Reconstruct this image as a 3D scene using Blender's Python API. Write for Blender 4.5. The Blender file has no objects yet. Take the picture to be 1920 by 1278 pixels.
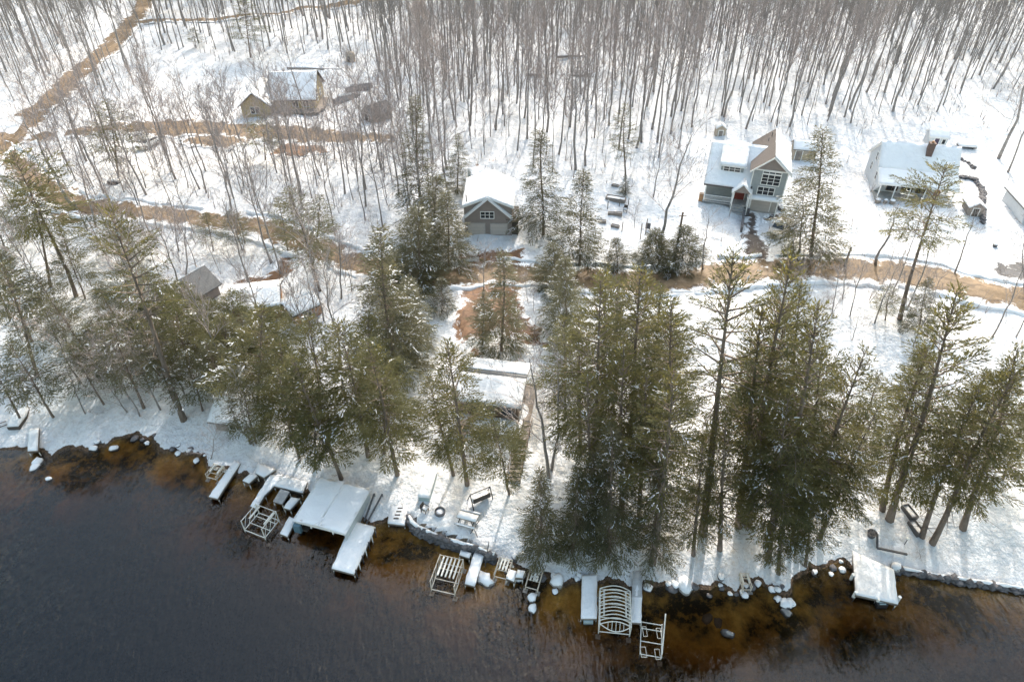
import bpy, math, random
import numpy as np
from mathutils import Vector, Matrix, Quaternion

# ------------------------------------------------------------------ scene basics
scene = bpy.context.scene
COL = scene.collection
RND = random.Random(11)
rad = math.radians
PITCH = rad(39.3); FOC = 1280.0; CAMH = 55.0
cP, sP = math.cos(PITCH), math.sin(PITCH)

def ray(u, v):
    a = (u-960)/FOC; b = -(v-639)/FOC
    return np.array([a, cP+b*sP, -sP+b*cP])
def P(u, v, z):                       # photo position -> world point at height z
    r = ray(u, v); t = (CAMH-z)/-r[2]
    return np.array([0, 0, CAMH])+r*t
def proj(p):
    d = p[1]*cP-(p[2]-CAMH)*sP; up = p[1]*sP+(p[2]-CAMH)*cP
    return 960+FOC*p[0]/d, 639-FOC*up/d
def pxm(p):                           # pixels per metre at p
    return FOC/(p[1]*cP-(p[2]-CAMH)*sP)

# ------------------------------------------------------------------ terrain
SHORE = [(-60,850),(0,846),(52,840),(78,846),(97,856),(112,848),(130,842),(150,838),(166,850),(178,840),(198,834),(215,824),(245,818),(264,814),(285,828),(300,842),(320,848),(345,852),(365,852),(382,858),(390,876),(410,880),(440,886),(450,890),(480,900),(520,905),(560,925),(600,935),(640,955),(690,985),(702,978),(730,984),(762,986),(769,980),(777,998),(803,1010),(840,1023),(870,1033),(890,1034),(905,1050),(930,1050),(948,1058),(985,1072),(1010,1082),(1030,1086),(1046,1104),(1064,1094),(1092,1092),(1126,1092),(1142,1088),(1160,1098),(1182,1104),(1206,1100),(1240,1096),(1272,1102),(1292,1110),(1312,1102),(1340,1100),(1362,1107),(1386,1108),(1394,1094),(1420,1090),(1446,1100),(1462,1114),(1477,1124),(1484,1104),(1488,1084),(1502,1072),(1530,1068),(1546,1060),(1562,1052),(1590,1058),(1604,1076),(1640,1078),(1682,1070),(1743,1082),(1814,1094),(1920,1110),(2050,1126)]
sw = np.array([P(u, v, 0)[:2] for u, v in SHORE])
mx = np.maximum.accumulate(sw[:, 0]+np.arange(len(sw))*1e-3)
SX = np.concatenate([[-1500, -140], mx, [140, 1500]])
SY = np.concatenate([[56, 56], sw[:, 1], [29, 29]])
SXs = np.arange(-160, 161, 1.0)
_r = np.interp(SXs, SX, SY); _k = np.ones(13)/13
SYs = np.convolve(np.pad(_r, 6, mode='edge'), _k, 'valid')
_rs = np.random.RandomState(3)
WV = [(_rs.uniform(-1, 1)*6.28/l, _rs.uniform(-1, 1)*6.28/l, _rs.uniform(0, 6.28), a) for l, a in [(22,.22),(15,.16),(9,.09),(7,.08),(5,.06),(4,.05),(3,.035),(2.4,.03)] for _ in range(2)]
def bumps(x, y):
    z = 0
    for kx, ky, ph, a in WV: z = z+a*np.sin(kx*x+ky*y+ph)
    return z
LZ_D = [0, .3, 1.0, 3, 8, 18, 32, 45, 80, 150, 400, 3000]
LZ_Z = [0, .16, .38, .8, 1.5, 2.9, 4.4, 5.0, 6.2, 9.0, 16, 40]
BD = [0, 1.0, 2.5, 5, 8, 13, 30, 3000]
BZ = [0, .26, .42, .75, 1.5, 3.4, 8, 9.5]
WALLPX = [(769,980),(777,998),(803,1010),(840,1023),(870,1033),(892,1035)]
WX0, WX1 = P(769,980,0)[0], P(894,1035,0)[0]
def shore_y(x):
    y = np.interp(x, SX, SY); f = np.clip((WX0-x)/1.5, 0, 1)+np.clip((x-WX1-1)/1.5, 0, 1)*np.clip((SEAX-x)/1.5, 0, 1)
    return y+f*(.20*np.sin(2.1*x+1)+.17*np.sin(3.7*x+2.2)+.12*np.sin(6.1*x)+.08*np.sin(9.7*x+4))
SEAX = P(1682, 1070, 0)[0]
def T(x, y):
    x = np.asarray(x, float); y = np.asarray(y, float)
    ys = shore_y(x); ysm = np.interp(x, SXs, SYs)
    d = (y-ys)*.93; dm = (y-ysm)*.95
    w = np.clip(d/6, 0, 1); dd = d*(1-w)+dm*w
    land = np.interp(dd, LZ_D, LZ_Z)
    pat = np.clip((x-WX0)/.5, 0, 1)*np.clip((WX1-x)/.5, 0, 1)          # walled terrace
    land = land*(1-pat)+pat*np.maximum(land, np.interp(dd, [0, .12, .5, 9, 12], [0, .1, 1.08, 1.15, 0]))
    land = land+bumps(x, y)*np.clip((d-.6)/5, 0, 1)*np.clip(1-pat*np.clip(1-d/8, 0, 1), 0, 1)
    bed = -np.interp(-d, BD, BZ)+bumps(x*2, y*2)*.35*np.clip(-d/3, 0, 1)
    return np.where(d > 0, land, bed)
def G(u, v):                           # photo position -> point on the ground
    z = 0.0
    for _ in range(60):
        p = P(u, v, z); z = .5*z+.5*float(T(p[0], p[1]))
    p = P(u, v, z); p[2] = float(T(p[0], p[1])); return p
def gz(x, y): return float(T(x, y))

# ------------------------------------------------------------------ materials
def newmat(name):
    m = bpy.data.materials.new(name); m.use_nodes = True
    nt = m.node_tree; nt.nodes.clear()
    out = nt.nodes.new('ShaderNodeOutputMaterial'); return m, nt, out
def N(nt, typ, **kw):
    n = nt.nodes.new(typ)
    for k, v in kw.items():
        if k.startswith('i_'):
            n.inputs[k[2:].replace('_', ' ')].default_value = v
        else: setattr(n, k, v)
    return n
def noise(nt, vec, scale, detail=3, rough=.6, dist=0):
    n = N(nt, 'ShaderNodeTexNoise'); n.inputs['Scale'].default_value = scale
    n.inputs['Detail'].default_value = detail; n.inputs['Roughness'].default_value = rough; n.inputs['Distortion'].default_value = dist
    nt.links.new(vec, n.inputs['Vector']); return n.outputs['Fac']
def ramp(nt, fac, a, b, ca=(0,0,0,1), cb=(1,1,1,1)):
    r = N(nt, 'ShaderNodeValToRGB'); e = r.color_ramp.elements
    e[0].position = a; e[0].color = ca; e[1].position = b; e[1].color = cb
    nt.links.new(fac, r.inputs['Fac']); return r.outputs['Color']
def mix(nt, fac, a, b, mode='MIX'):
    n = N(nt, 'ShaderNodeMix', data_type='RGBA', blend_type=mode)
    for s, i in ((fac, 0), (a, 6), (b, 7)):
        if isinstance(s, (int, float)): n.inputs[i].default_value = s
        elif isinstance(s, tuple): n.inputs[i].default_value = s if len(s) == 4 else (*s, 1)
        else: nt.links.new(s, n.inputs[i])
    return n.outputs[2]
def bump(nt, fac, strength, dist, prev=None):
    b = N(nt, 'ShaderNodeBump'); b.inputs['Strength'].default_value = strength; b.inputs['Distance'].default_value = dist
    nt.links.new(fac, b.inputs['Height'])
    if prev is not None: nt.links.new(prev, b.inputs['Normal'])
    return b.outputs['Normal']
def c4(c): return (*c, 1)
MATS = {}
def plain(name, col, rough=.75, var=.25, scale=2.0, bmp=0, metal=0, stretch=(1,1,1), lines=None):
    if name in MATS: return MATS[name]
    m, nt, out = newmat(name); b = N(nt, 'ShaderNodeBsdfPrincipled')
    tc = N(nt, 'ShaderNodeTexCoord'); mp = N(nt, 'ShaderNodeMapping'); mp.inputs['Scale'].default_value = stretch
    nt.links.new(tc.outputs['Object'], mp.inputs['Vector']); v = mp.outputs['Vector']
    f = noise(nt, v, scale, 5, .65)
    d = tuple(x*(1-var) for x in col); l = tuple(min(1, x*(1+var)) for x in col)
    c = ramp(nt, f, .3, .7, c4(d), c4(l))
    if lines:                           # siding or plank joints: real geometry too fine to see, kept in the material
        ax, per, dark = lines
        sx = N(nt, 'ShaderNodeSeparateXYZ'); nt.links.new(tc.outputs['Object'], sx.inputs[0])
        mm = N(nt, 'ShaderNodeMath', operation='FRACT'); dv = N(nt, 'ShaderNodeMath', operation='DIVIDE'); dv.inputs[1].default_value = per
        nt.links.new(sx.outputs[ax], dv.inputs[0]); nt.links.new(dv.outputs[0], mm.inputs[0])
        k = ramp(nt, mm.outputs[0], .0, .14, (dark, dark, dark, 1), (1, 1, 1, 1))
        c = mix(nt, 1.0, c, k, 'MULTIPLY')
    nt.links.new(c, b.inputs['Base Color'])
    b.inputs['Roughness'].default_value = rough; b.inputs['Metallic'].default_value = metal
    if bmp: nt.links.new(bump(nt, f, bmp, .05), b.inputs['Normal'])
    nt.links.new(b.outputs[0], out.inputs['Surface']); MATS[name] = m; return m

def snow_mat(name, litter=.0, scale=1.0, worldc=False, thin=0.0, under=(.1,.09,.08)):
    m, nt, out = newmat(name); b = N(nt, 'ShaderNodeBsdfPrincipled')
    tc = N(nt, 'ShaderNodeTexCoord'); v = tc.outputs['Object']
    f1 = noise(nt, v, .5*scale, 4); f2 = noise(nt, v, 5*scale, 4)
    c = ramp(nt, f1, .3, .7, (.73,.745,.77,1), (.81,.82,.83,1))
    if litter:
        f3 = noise(nt, v, 2.3*scale, 6, .75); k = ramp(nt, f3, .62-litter*.1, .68-litter*.1)
        k2 = mix(nt, 1.0, k, ramp(nt, noise(nt, v, .12*scale, 3), .4, .62), 'MULTIPLY')
        c = mix(nt, k2, c, (.30,.26,.22))
    if thin:
        k = ramp(nt, noise(nt, v, 1.1*scale, 6, .7), 1-thin-.03, 1-thin+.05)
        c = mix(nt, k, c, under)
    nt.links.new(c, b.inputs['Base Color']); b.inputs['Roughness'].default_value = .65
    b.inputs['Specular IOR Level'].default_value = .25
    n = bump(nt, f1, .6, .5); n = bump(nt, f2, .35, .08, n)
    nt.links.new(n, b.inputs['Normal']); nt.links.new(b.outputs[0], out.inputs['Surface']); return m
M_SNOW = snow_mat('snow'); M_SNOWL = snow_mat('snow_littered', .2, 1)
M_SNOWT = snow_mat('thin_snow', 0, 1, thin=.36, under=(.5,.5,.5))
M_ROOFSNOW = snow_mat('roof_snow', 0, .8)

def ground_mat():
    m, nt, out = newmat('snowy_ground_and_lake_bed'); b = N(nt, 'ShaderNodeBsdfPrincipled')
    g = N(nt, 'ShaderNodeNewGeometry'); v = g.outputs['Position']
    sx = N(nt, 'ShaderNodeSeparateXYZ'); nt.links.new(v, sx.inputs[0]); z = sx.outputs['Z']
    f1 = noise(nt, v, .25, 5); f2 = noise(nt, v, 1.6, 6, .7); f3 = noise(nt, v, 6, 4); fs = noise(nt, v, .06, 3)
    snow = mix(nt, .75, ramp(nt, f1, .3, .7, (.66,.675,.70,1), (.80,.81,.82,1)), ramp(nt, noise(nt, v, .9, 6, .75), .34, .62, (.80,.81,.83,1), (1,1,1,1)), 'MULTIPLY')
    lit = ramp(nt, noise(nt, v, 2.6, 9, .9), .50, .62); lm = ramp(nt, noise(nt, v, .09, 4, .6, 1), .32, .58)
    snow = mix(nt, mix(nt, 1.0, lit, lm, 'MULTIPLY'), snow, (.46,.42,.39))
    # steep banks show rock and earth
    sn = N(nt, 'ShaderNodeSeparateXYZ'); nt.links.new(g.outputs['True Normal'], sn.inputs[0])
    ad = N(nt, 'ShaderNodeMath', operation='ADD'); nt.links.new(sn.outputs['Z'], ad.inputs[0])
    sc_ = N(nt, 'ShaderNodeMath', operation='MULTIPLY_ADD'); sc_.inputs[1].default_value = .5; sc_.inputs[2].default_value = -.25
    nt.links.new(f2, sc_.inputs[0]); nt.links.new(sc_.outputs[0], ad.inputs[1])
    steep = ramp(nt, ad.outputs[0], .50, .60, (1,1,1,1), (0,0,0,1))
    earth = ramp(nt, f3, .35, .65, (.05,.042,.035,1), (.20,.16,.12,1))
    snow = mix(nt, steep, snow, earth)
    k0 = N(nt, 'ShaderNodeMath', operation='MULTIPLY_ADD'); k0.inputs[1].default_value = -.3; nt.links.new(f2, k0.inputs[0]); nt.links.new(z, k0.inputs[2])
    # bed: orange sand with dark weedy and rocky patches
    sand = ramp(nt, f2, .3, .72, (.50,.26,.05,1), (.85,.52,.13,1))
    bd = N(nt, 'ShaderNodeTexVoronoi'); bd.inputs['Scale'].default_value = .55; nt.links.new(mix(nt, .25, v, N(nt,'ShaderNodeTexNoise').outputs['Color']), bd.inputs['Vector'])
    wm = mix(nt, 1.0, ramp(nt, noise(nt, v, .24, 6, .62, .15), .43, .56), ramp(nt, f2, .28, .5), 'MULTIPLY')
    sand = mix(nt, wm, sand, (.04,.03,.018))
    rim = N(nt, 'ShaderNodeMapRange'); rim.inputs['From Min'].default_value = -.34; rim.inputs['From Max'].default_value = -.12; nt.links.new(k0.outputs[0], rim.inputs['Value'])
    sand = mix(nt, rim.outputs[0], sand, ramp(nt, f3, .35, .65, (.035,.026,.02,1), (.15,.095,.06,1)))
    k = N(nt, 'ShaderNodeMath', operation='MULTIPLY_ADD'); k.inputs[1].default_value = -.3; nt.links.new(f2, k.inputs[0]); nt.links.new(z, k.inputs[2])
    shore = ramp(nt, k.outputs[0], -.14, -.10)
    col = mix(nt, shore, sand, snow)
    nt.links.new(col, b.inputs['Base Color']); b.inputs['Roughness'].default_value = .75; b.inputs['Specular IOR Level'].default_value = .2
    n = bump(nt, f1, .9, 1.2); n = bump(nt, f2, .6, .3, n); n = bump(nt, f3, .35, .06, n)
    nt.links.new(n, b.inputs['Normal']); nt.links.new(b.outputs[0], out.inputs['Surface']); return m

def dirt_mat(name, a, b_, snowamt, speck=.0):
    m, nt, out = newmat(name); b = N(nt, 'ShaderNodeBsdfPrincipled')
    g = N(nt, 'ShaderNodeNewGeometry'); v = g.outputs['Position']
    f1 = noise(nt, v, .35, 5, .65, .5); f2 = noise(nt, v, 2.2, 6, .7)
    c = ramp(nt, f1, .35, .68, c4(a), c4(b_)); c = mix(nt, .5, c, ramp(nt, f2, .3, .7, (.25,.25,.25,1), (1,1,1,1)), 'MULTIPLY')
    at = N(nt, 'ShaderNodeAttribute'); at.attribute_name = 'inner'
    ed = N(nt, 'ShaderNodeMath', operation='MULTIPLY_ADD'); ed.inputs[1].default_value = -.22; ed.inputs[2].default_value = .22; nt.links.new(at.outputs['Fac'], ed.inputs[0])
    ns = N(nt, 'ShaderNodeMath', operation='ADD'); nt.links.new(noise(nt, v, .6, 8, .78, .8), ns.inputs[0]); nt.links.new(ed.outputs[0], ns.inputs[1])
    k = ramp(nt, ns.outputs[0], 1-snowamt-.03, 1-snowamt+.05)
    c = mix(nt, k, c, (.84,.85,.87))
    a2 = N(nt, 'ShaderNodeAttribute'); a2.attribute_name = 'edge_dist'
    pp = N(nt, 'ShaderNodeMath', operation='PINGPONG'); pp.inputs[1].default_value = .9; nt.links.new(a2.outputs['Fac'], pp.inputs[0])
    rut = ramp(nt, pp.outputs[0], .62, .84); rut = mix(nt, 1.0, rut, ramp(nt, noise(nt, v, .7, 4), .38, .6), 'MULTIPLY')
    c = mix(nt, rut, c, mix(nt, 1.0, c, (.42,.38,.36,1), 'MULTIPLY'))
    nt.links.new(c, b.inputs['Base Color']); b.inputs['Roughness'].default_value = .7
    nt.links.new(bump(nt, f2, .5, .12), b.inputs['Normal']); nt.links.new(b.outputs[0], out.inputs['Surface']); return m
M_ROAD = dirt_mat('wet_sandy_road', (.155,.098,.05), (.31,.21,.118), .37)
M_DIRT = dirt_mat('bare_brown_dirt', (.13,.058,.024), (.27,.14,.065), .35)
M_GRAVEL = dirt_mat('wet_driveway_gravel', (.085,.065,.055), (.19,.15,.125), .36)
M_ASPH = dirt_mat('dark_pavement', (.05,.05,.055), (.11,.11,.12), .36)

def needle_mat(name, lo, mid, hi):
    m, nt, out = newmat(name); b = N(nt, 'ShaderNodeBsdfPrincipled'); tr = N(nt, 'ShaderNodeBsdfTranslucent')
    tc = N(nt, 'ShaderNodeTexCoord'); oi = N(nt, 'ShaderNodeObjectInfo'); v = tc.outputs['Object']
    f = noise(nt, v, .55, 3); f2 = noise(nt, v, 5, 2)
    c = ramp(nt, f, .36, .64, c4(lo), c4(hi)); c = mix(nt, ramp(nt, oi.outputs['Random'], 0, 1, (.1,.1,.1,1), (.8,.8,.8,1)), c, mid)
    c = mix(nt, .7, c, ramp(nt, f2, .3, .7, (.45,.45,.45,1), (1.0,1.0,1.0,1)), 'MULTIPLY')
    nt.links.new(c, b.inputs['Base Color']); b.inputs['Roughness'].default_value = .6; b.inputs['Specular IOR Level'].default_value = .25
    nt.links.new(mix(nt, 1.0, c, (1.5,1.35,.75,1), 'MULTIPLY'), tr.inputs['Color'])
    mx_ = N(nt, 'ShaderNodeMixShader'); mx_.inputs[0].default_value = .62
    nt.links.new(b.outputs[0], mx_.inputs[1]); nt.links.new(tr.outputs[0], mx_.inputs[2]); nt.links.new(mx_.outputs[0], out.inputs['Surface']); return m
M_NEEDLE = needle_mat('pine_needles', (.092,.105,.06), (.16,.168,.094), (.25,.237,.112))
M_NEEDLEG = needle_mat('grey_green_needles', (.10,.112,.08), (.16,.168,.12), (.225,.22,.148))
M_NEEDLED = needle_mat('dark_needles', (.075,.085,.063), (.11,.12,.083), (.155,.155,.10))
M_NSNOW = plain('snow_on_needles', (.66,.68,.70), .8, .06)
M_BARKP = plain('pine_bark', (.17,.135,.11), .9, .45, 3, .4, stretch=(1,1,.3))
def bark_mat():
    m, nt, out = newmat('hardwood_bark'); b = N(nt, 'ShaderNodeBsdfPrincipled')
    tc = N(nt, 'ShaderNodeTexCoord'); oi = N(nt, 'ShaderNodeObjectInfo')
    c = ramp(nt, noise(nt, tc.outputs['Object'], 1.5, 5, .7), .3, .7, (.15,.137,.128,1), (.37,.345,.328,1))
    c = mix(nt, ramp(nt, oi.outputs['Random'], 0, 1, (0,0,0,1), (.6,.6,.6,1)), c, (.20,.18,.168))
    nt.links.new(c, b.inputs['Base Color']); b.inputs['Roughness'].default_value = .9; nt.links.new(b.outputs[0], out.inputs['Surface']); return m
M_BARKH = bark_mat()
M_TWIG = plain('bare_twigs', (.34,.295,.28), .9, .3, 1)
M_TWIGR = plain('reddish_twigs', (.20,.12,.095), .9, .3, 1)

def water_mat():
    m, nt, out = newmat('tannin_lake_water')
    g = N(nt, 'ShaderNodeNewGeometry'); v = g.outputs['Position']
    mp = N(nt, 'ShaderNodeMapping'); mp.inputs['Rotation'].default_value = (0,0,rad(14)); mp.inputs['Scale'].default_value = (1.0,.30,1)
    nt.links.new(v, mp.inputs['Vector'])
    w1 = noise(nt, mp.outputs['Vector'], 2.6, 3, .5, .6); w2 = noise(nt, v, .5, 3, .5)
    calm = ramp(nt, noise(nt, v, .05, 3, .5, .4), .38, .66, (.18,.18,.18,1), (1,1,1,1))
    h = mix(nt, 1.0, w1, calm, 'MULTIPLY')
    n = bump(nt, h, .6, .18); n = bump(nt, w2, .12, .2, n)
    gl = N(nt, 'ShaderNodeBsdfGlossy'); gl.inputs['Roughness'].default_value = .08; gl.inputs['Color'].default_value = (.9,.94,1,1)
    nt.links.new(n, gl.inputs['Normal'])
    tr = N(nt, 'ShaderNodeBsdfTransparent')
    fr = N(nt, 'ShaderNodeFresnel'); fr.inputs['IOR'].default_value = 1.42; nt.links.new(n, fr.inputs['Normal'])
    mx_ = N(nt, 'ShaderNodeMixShader'); nt.links.new(fr.outputs[0], mx_.inputs[0]); nt.links.new(tr.outputs[0], mx_.inputs[1]); nt.links.new(gl.outputs[0], mx_.inputs[2])
    nt.links.new(mx_.outputs[0], out.inputs['Surface'])
    ab = N(nt, 'ShaderNodeVolumeAbsorption'); ab.inputs['Color'].default_value = (.42,.235,.03,1); ab.inputs['Density'].default_value = WATER_DENS
    nt.links.new(ab.outputs[0], out.inputs['Volume']); return m
WATER_DENS = 1.6
M_WATER = water_mat()

M_WHITE = plain('white_trim', (.78,.78,.76), .6, .06); M_PANE = plain('dark_window_glass', (.03,.035,.04), .12, .2)
M_SIDEG = plain('grey_siding', (.27,.30,.305), .7, .08, 2, lines=(2,.22,.72)); M_SIDET = plain('taupe_siding', (.25,.215,.195), .75, .08, 2, lines=(2,.2,.74))
M_SHINGB = plain('brown_shingles', (.085,.072,.068), .85, .22, 5, .2, lines=(1,.3,.8)); M_SHINGG = plain('grey_shingles', (.16,.158,.156), .85, .22, 5, .2, lines=(1,.3,.8))
M_SIDEW = plain('pale_grey_siding', (.56,.58,.60), .7, .06, 2, lines=(2,.2,.82)); M_SIDEY = plain('yellow_siding', (.38,.31,.17), .7, .1, 2, lines=(2,.2,.8))
M_DOORT = plain('taupe_garage_door', (.44,.405,.37), .6, .05, 2, lines=(2,.55,.8)); M_RED = plain('red_door', (.22,.045,.03), .5, .15)
M_BRICK = plain('red_brick', (.125,.085,.072), .85, .3, 6, .3, lines=(2,.12,.7)); M_CONC = plain('grey_concrete', (.34,.33,.31), .85, .15, 2)
M_WOOD = plain('weathered_wood', (.23,.20,.175), .85, .3, 3, .2, stretch=(1,1,.4)); M_WOODB = plain('brown_wood', (.16,.115,.085), .8, .3, 3, .2)
M_WOODD = plain('dark_wet_wood', (.07,.06,.052), .8, .3, 3, .2); M_WOODO = plain('orange_brown_wall', (.36,.20,.10), .8, .2, 2, lines=(2,.2,.75))
M_ALU = plain('aluminium_frame', (.68,.66,.60), .5, .1, 3); M_ALUR = plain('stained_frame', (.60,.53,.44), .6, .2, 3)
M_METALR = plain('dusted_metal_roof', (.74,.76,.78), .5, .08, 1.2); M_WALLB = plain('pale_blue_wall', (.44,.49,.51), .7, .1, 2, lines=(0,.4,.8))
M_BLACK = plain('black_plastic', (.02,.02,.022), .5, .2); M_DKGREY = plain('charcoal_metal', (.07,.07,.075), .5, .2)
M_BLUE = plain('blue_tarp', (.09,.16,.20), .6, .2); M_TEAL = plain('teal_box', (.30,.38,.39), .6, .1)
M_STONE = plain('dark_wall_stone', (.11,.105,.11), .85, .5, 3, .5); M_STONEG = plain('grey_boulder', (.26,.25,.24), .85, .35, 2, .5)
M_TARP = plain('grey_tarp', (.20,.195,.20), .7, .2, 3, .3); M_BEIGE = plain('beige_car_paint', (.50,.46,.41), .35, .05); M_CARW = plain('white_car_paint', (.75,.75,.74), .35, .04)
M_RUBBER = plain('tyre_rubber', (.03,.03,.03), .9, .2); M_LIGHTC = plain('headlight_lens', (.7,.7,.68), .2, .05); M_TAN = plain('tan_board', (.40,.34,.27), .8, .15, 2)
M_GREENS = plain('grey_green_siding', (.24,.27,.25), .8, .1, 2); M_FLOOR = plain('deck_boards', (.36,.36,.36), .8, .2, 2, lines=(1,.18,.6)); M_PURP = plain('dark_purple_door', (.055,.04,.075), .5, .1)

# ------------------------------------------------------------------ mesh building
class MB:
    def __init__(s): s.v = []; s.f = []; s.m = []
    def add(s, vs, fs, mi=0):
        o = len(s.v); s.v += [tuple(map(float, a)) for a in vs]
        s.f += [tuple(i+o for i in f) for f in fs]; s.m += [mi]*len(fs); return s
    def box(s, x0, x1, y0, y1, z0, z1, mi=0):
        vs = [(x0,y0,z0),(x1,y0,z0),(x1,y1,z0),(x0,y1,z0),(x0,y0,z1),(x1,y0,z1),(x1,y1,z1),(x0,y1,z1)]
        return s.add(vs, [(3,2,1,0),(4,5,6,7),(0,1,5,4),(1,2,6,5),(2,3,7,6),(3,0,4,7)], mi)
    def prism(s, pts, z0, z1, mi=0):      # polygon (anticlockwise) extruded up; z may be per-vertex lists
        n = len(pts); a = [z0]*n if np.isscalar(z0) else z0; b = [z1]*n if np.isscalar(z1) else z1
        vs = [(p[0],p[1],a[i]) for i, p in enumerate(pts)]+[(p[0],p[1],b[i]) for i, p in enumerate(pts)]
        fs = [tuple(range(n-1,-1,-1)), tuple(range(n,2*n))]+[(i,(i+1)%n,n+(i+1)%n,n+i) for i in range(n)]
        return s.add(vs, fs, mi)
    def tube(s, p, q, r0, r1=None, n=6, mi=0, cap=True):
        r1 = r0 if r1 is None else r1; p = Vector(p); q = Vector(q); d = (q-p)
        if d.length < 1e-6: return s
        d.normalize(); a = d.orthogonal().normalized(); b = d.cross(a)
        vs = [p+(a*math.cos(6.2832*i/n)+b*math.sin(6.2832*i/n))*r0 for i in range(n)]+[q+(a*math.cos(6.2832*i/n)+b*math.sin(6.2832*i/n))*r1 for i in range(n)]
        fs = [(i,(i+1)%n,n+(i+1)%n,n+i) for i in range(n)]
        if cap: fs += [tuple(range(n-1,-1,-1)), tuple(range(n,2*n))]
        return s.add(vs, fs, mi)
    def path(s, pts, rs, n=6, mi=0):
        o = len(s.v); k = len(pts); a = None
        for i, p in enumerate(pts):
            p = Vector(p); d = Vector(pts[min(i+1,k-1)])-Vector(pts[max(i-1,0)])
            d.normalize()
            if a is None: a = d.orthogonal().normalized()
            else: a = (a-d*a.dot(d)).normalized()
            b = d.cross(a); r = rs[i] if not np.isscalar(rs) else rs
            for j in range(n):
                t = 6.2832*j/n; s.v.append(tuple(p+(a*math.cos(t)+b*math.sin(t))*r))
        for i in range(k-1):
            for j in range(n):
                s.f.append((o+i*n+j, o+i*n+(j+1)%n, o+(i+1)*n+(j+1)%n, o+(i+1)*n+j)); s.m.append(mi)
        s.f.append(tuple(o+j for j in range(n-1,-1,-1))); s.f.append(tuple(o+(k-1)*n+j for j in range(n))); s.m += [mi, mi]; return s
    def lathe(s, prof, n=16, c=(0,0), mi=0):   # prof: list of (r,z)
        o = len(s.v); k = len(prof)
        for r, z in prof:
            for j in range(n):
                t = 6.2832*j/n; s.v.append((c[0]+r*math.cos(t), c[1]+r*math.sin(t), z))
        for i in range(k-1):
            for j in range(n): s.f.append((o+i*n+j, o+i*n+(j+1)%n, o+(i+1)*n+(j+1)%n, o+(i+1)*n+j)); s.m.append(mi)
        s.f.append(tuple(o+j for j in range(n-1,-1,-1))); s.f.append(tuple(o+(k-1)*n+j for j in range(n))); s.m += [mi, mi]; return s
    def mesh(s, name, mats, smooth=False):
        me = bpy.data.meshes.new(name); me.from_pydata(s.v, [], s.f)
        for m in (mats if isinstance(mats, (list, tuple)) else [mats]): me.materials.append(m)
        if any(s.m): me.polygons.foreach_set('material_index', s.m)
        if smooth: me.polygons.foreach_set('use_smooth', [True]*len(s.f))
        me.update(); return me
    def build(s, name, mats, parent=None, smooth=False, loc=None, rz=0):
        return link(name, s.mesh(name, mats, smooth), parent, loc, rz)
def link(name, me, parent=None, loc=None, rz=0):
    o = bpy.data.objects.new(name, me); COL.objects.link(o)
    if parent is not None: o.parent = parent
    if loc is not None: o.location = loc
    if rz: o.rotation_euler = (0, 0, rz)
    return o
def tag(o, label, cat, group=None):
    o['label'] = label; o['category'] = cat
    if group: o['group'] = group
    return o
def thing(name, label, cat, loc, rz=0, group=None):
    o = bpy.data.objects.new(name, None); COL.objects.link(o); o.empty_display_size = .3
    o.location = [float(a) for a in loc]; o.rotation_euler = (0, 0, rz); return tag(o, label, cat, group)
def structure(o): o['kind'] = 'structure'; return o
def frame(a, b):                      # from two world points: origin, rotation about z, width
    d = b[:2]-a[:2]; return a, math.atan2(d[1], d[0]), float(np.hypot(*d))
def lump(rx, ry, rz, seed, sub=2, rough=.18, flat=None):    # an uneven boulder mesh
    import bmesh
    bm = bmesh.new(); bmesh.ops.create_icosphere(bm, subdivisions=sub, radius=1)
    r = random.Random(seed); ws = [(Vector((r.gauss(0,1), r.gauss(0,1), r.gauss(0,1)))*1.5, r.uniform(0,6)) for _ in range(6)]
    m = MB()
    for v in bm.verts:
        k = 1+sum(math.sin(v.co.dot(w)*2+p) for w, p in ws)*rough/2.2
        c = v.co*k; m.v.append((c.x*rx, c.y*ry, c.z*rz))
    m.f = [tuple(v.index for v in f.verts) for f in bm.faces]; m.m = [0]*len(m.f); bm.free(); return m
# ------------------------------------------------------------------ ground, water, roads
def geo(a, b, n): return list(np.geomspace(a, b, n))
xs = np.array([-v for v in geo(76, 1500, 26)[::-1]]+list(np.arange(-75.5, 76, .5))+geo(76, 1500, 26))
ys = np.array([-v for v in geo(1, 1500, 20)[::-1]]+[6, 12, 17, 20]+list(np.arange(22, 62, .4))+list(np.arange(62, 126, .7))+list(np.arange(126, 262, 1.6))+geo(264, 2500, 24))
XX, YY = np.meshgrid(xs, ys); ZZ = T(XX, YY)
nx, ny = len(xs), len(ys)
me = bpy.data.meshes.new('ground')
verts = np.stack([XX, YY, ZZ], -1).reshape(-1, 3)
ii = (np.arange(ny-1)[:, None]*nx+np.arange(nx-1)[None]).reshape(-1)
faces = np.stack([ii, ii+1, ii+nx+1, ii+nx], 1)
def np_mesh(name, verts, faces, mats, mi=None, smooth=False):
    me = bpy.data.meshes.new(name); k = faces.shape[1]
    me.vertices.add(len(verts)); me.vertices.foreach_set('co', np.ascontiguousarray(verts, np.float32).reshape(-1))
    me.loops.add(faces.size); me.loops.foreach_set('vertex_index', np.ascontiguousarray(faces, np.int32).reshape(-1))
    me.polygons.add(len(faces)); me.polygons.foreach_set('loop_start', np.arange(0, faces.size, k, dtype=np.int32)); me.polygons.foreach_set('loop_total', np.full(len(faces), k, np.int32))
    for m in mats: me.materials.append(m)
    if mi is not None: me.polygons.foreach_set('material_index', np.asarray(mi, np.int32))
    if smooth: me.polygons.foreach_set('use_smooth', np.ones(len(faces), bool))
    me.update(calc_edges=True); me.validate(); return me
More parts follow.
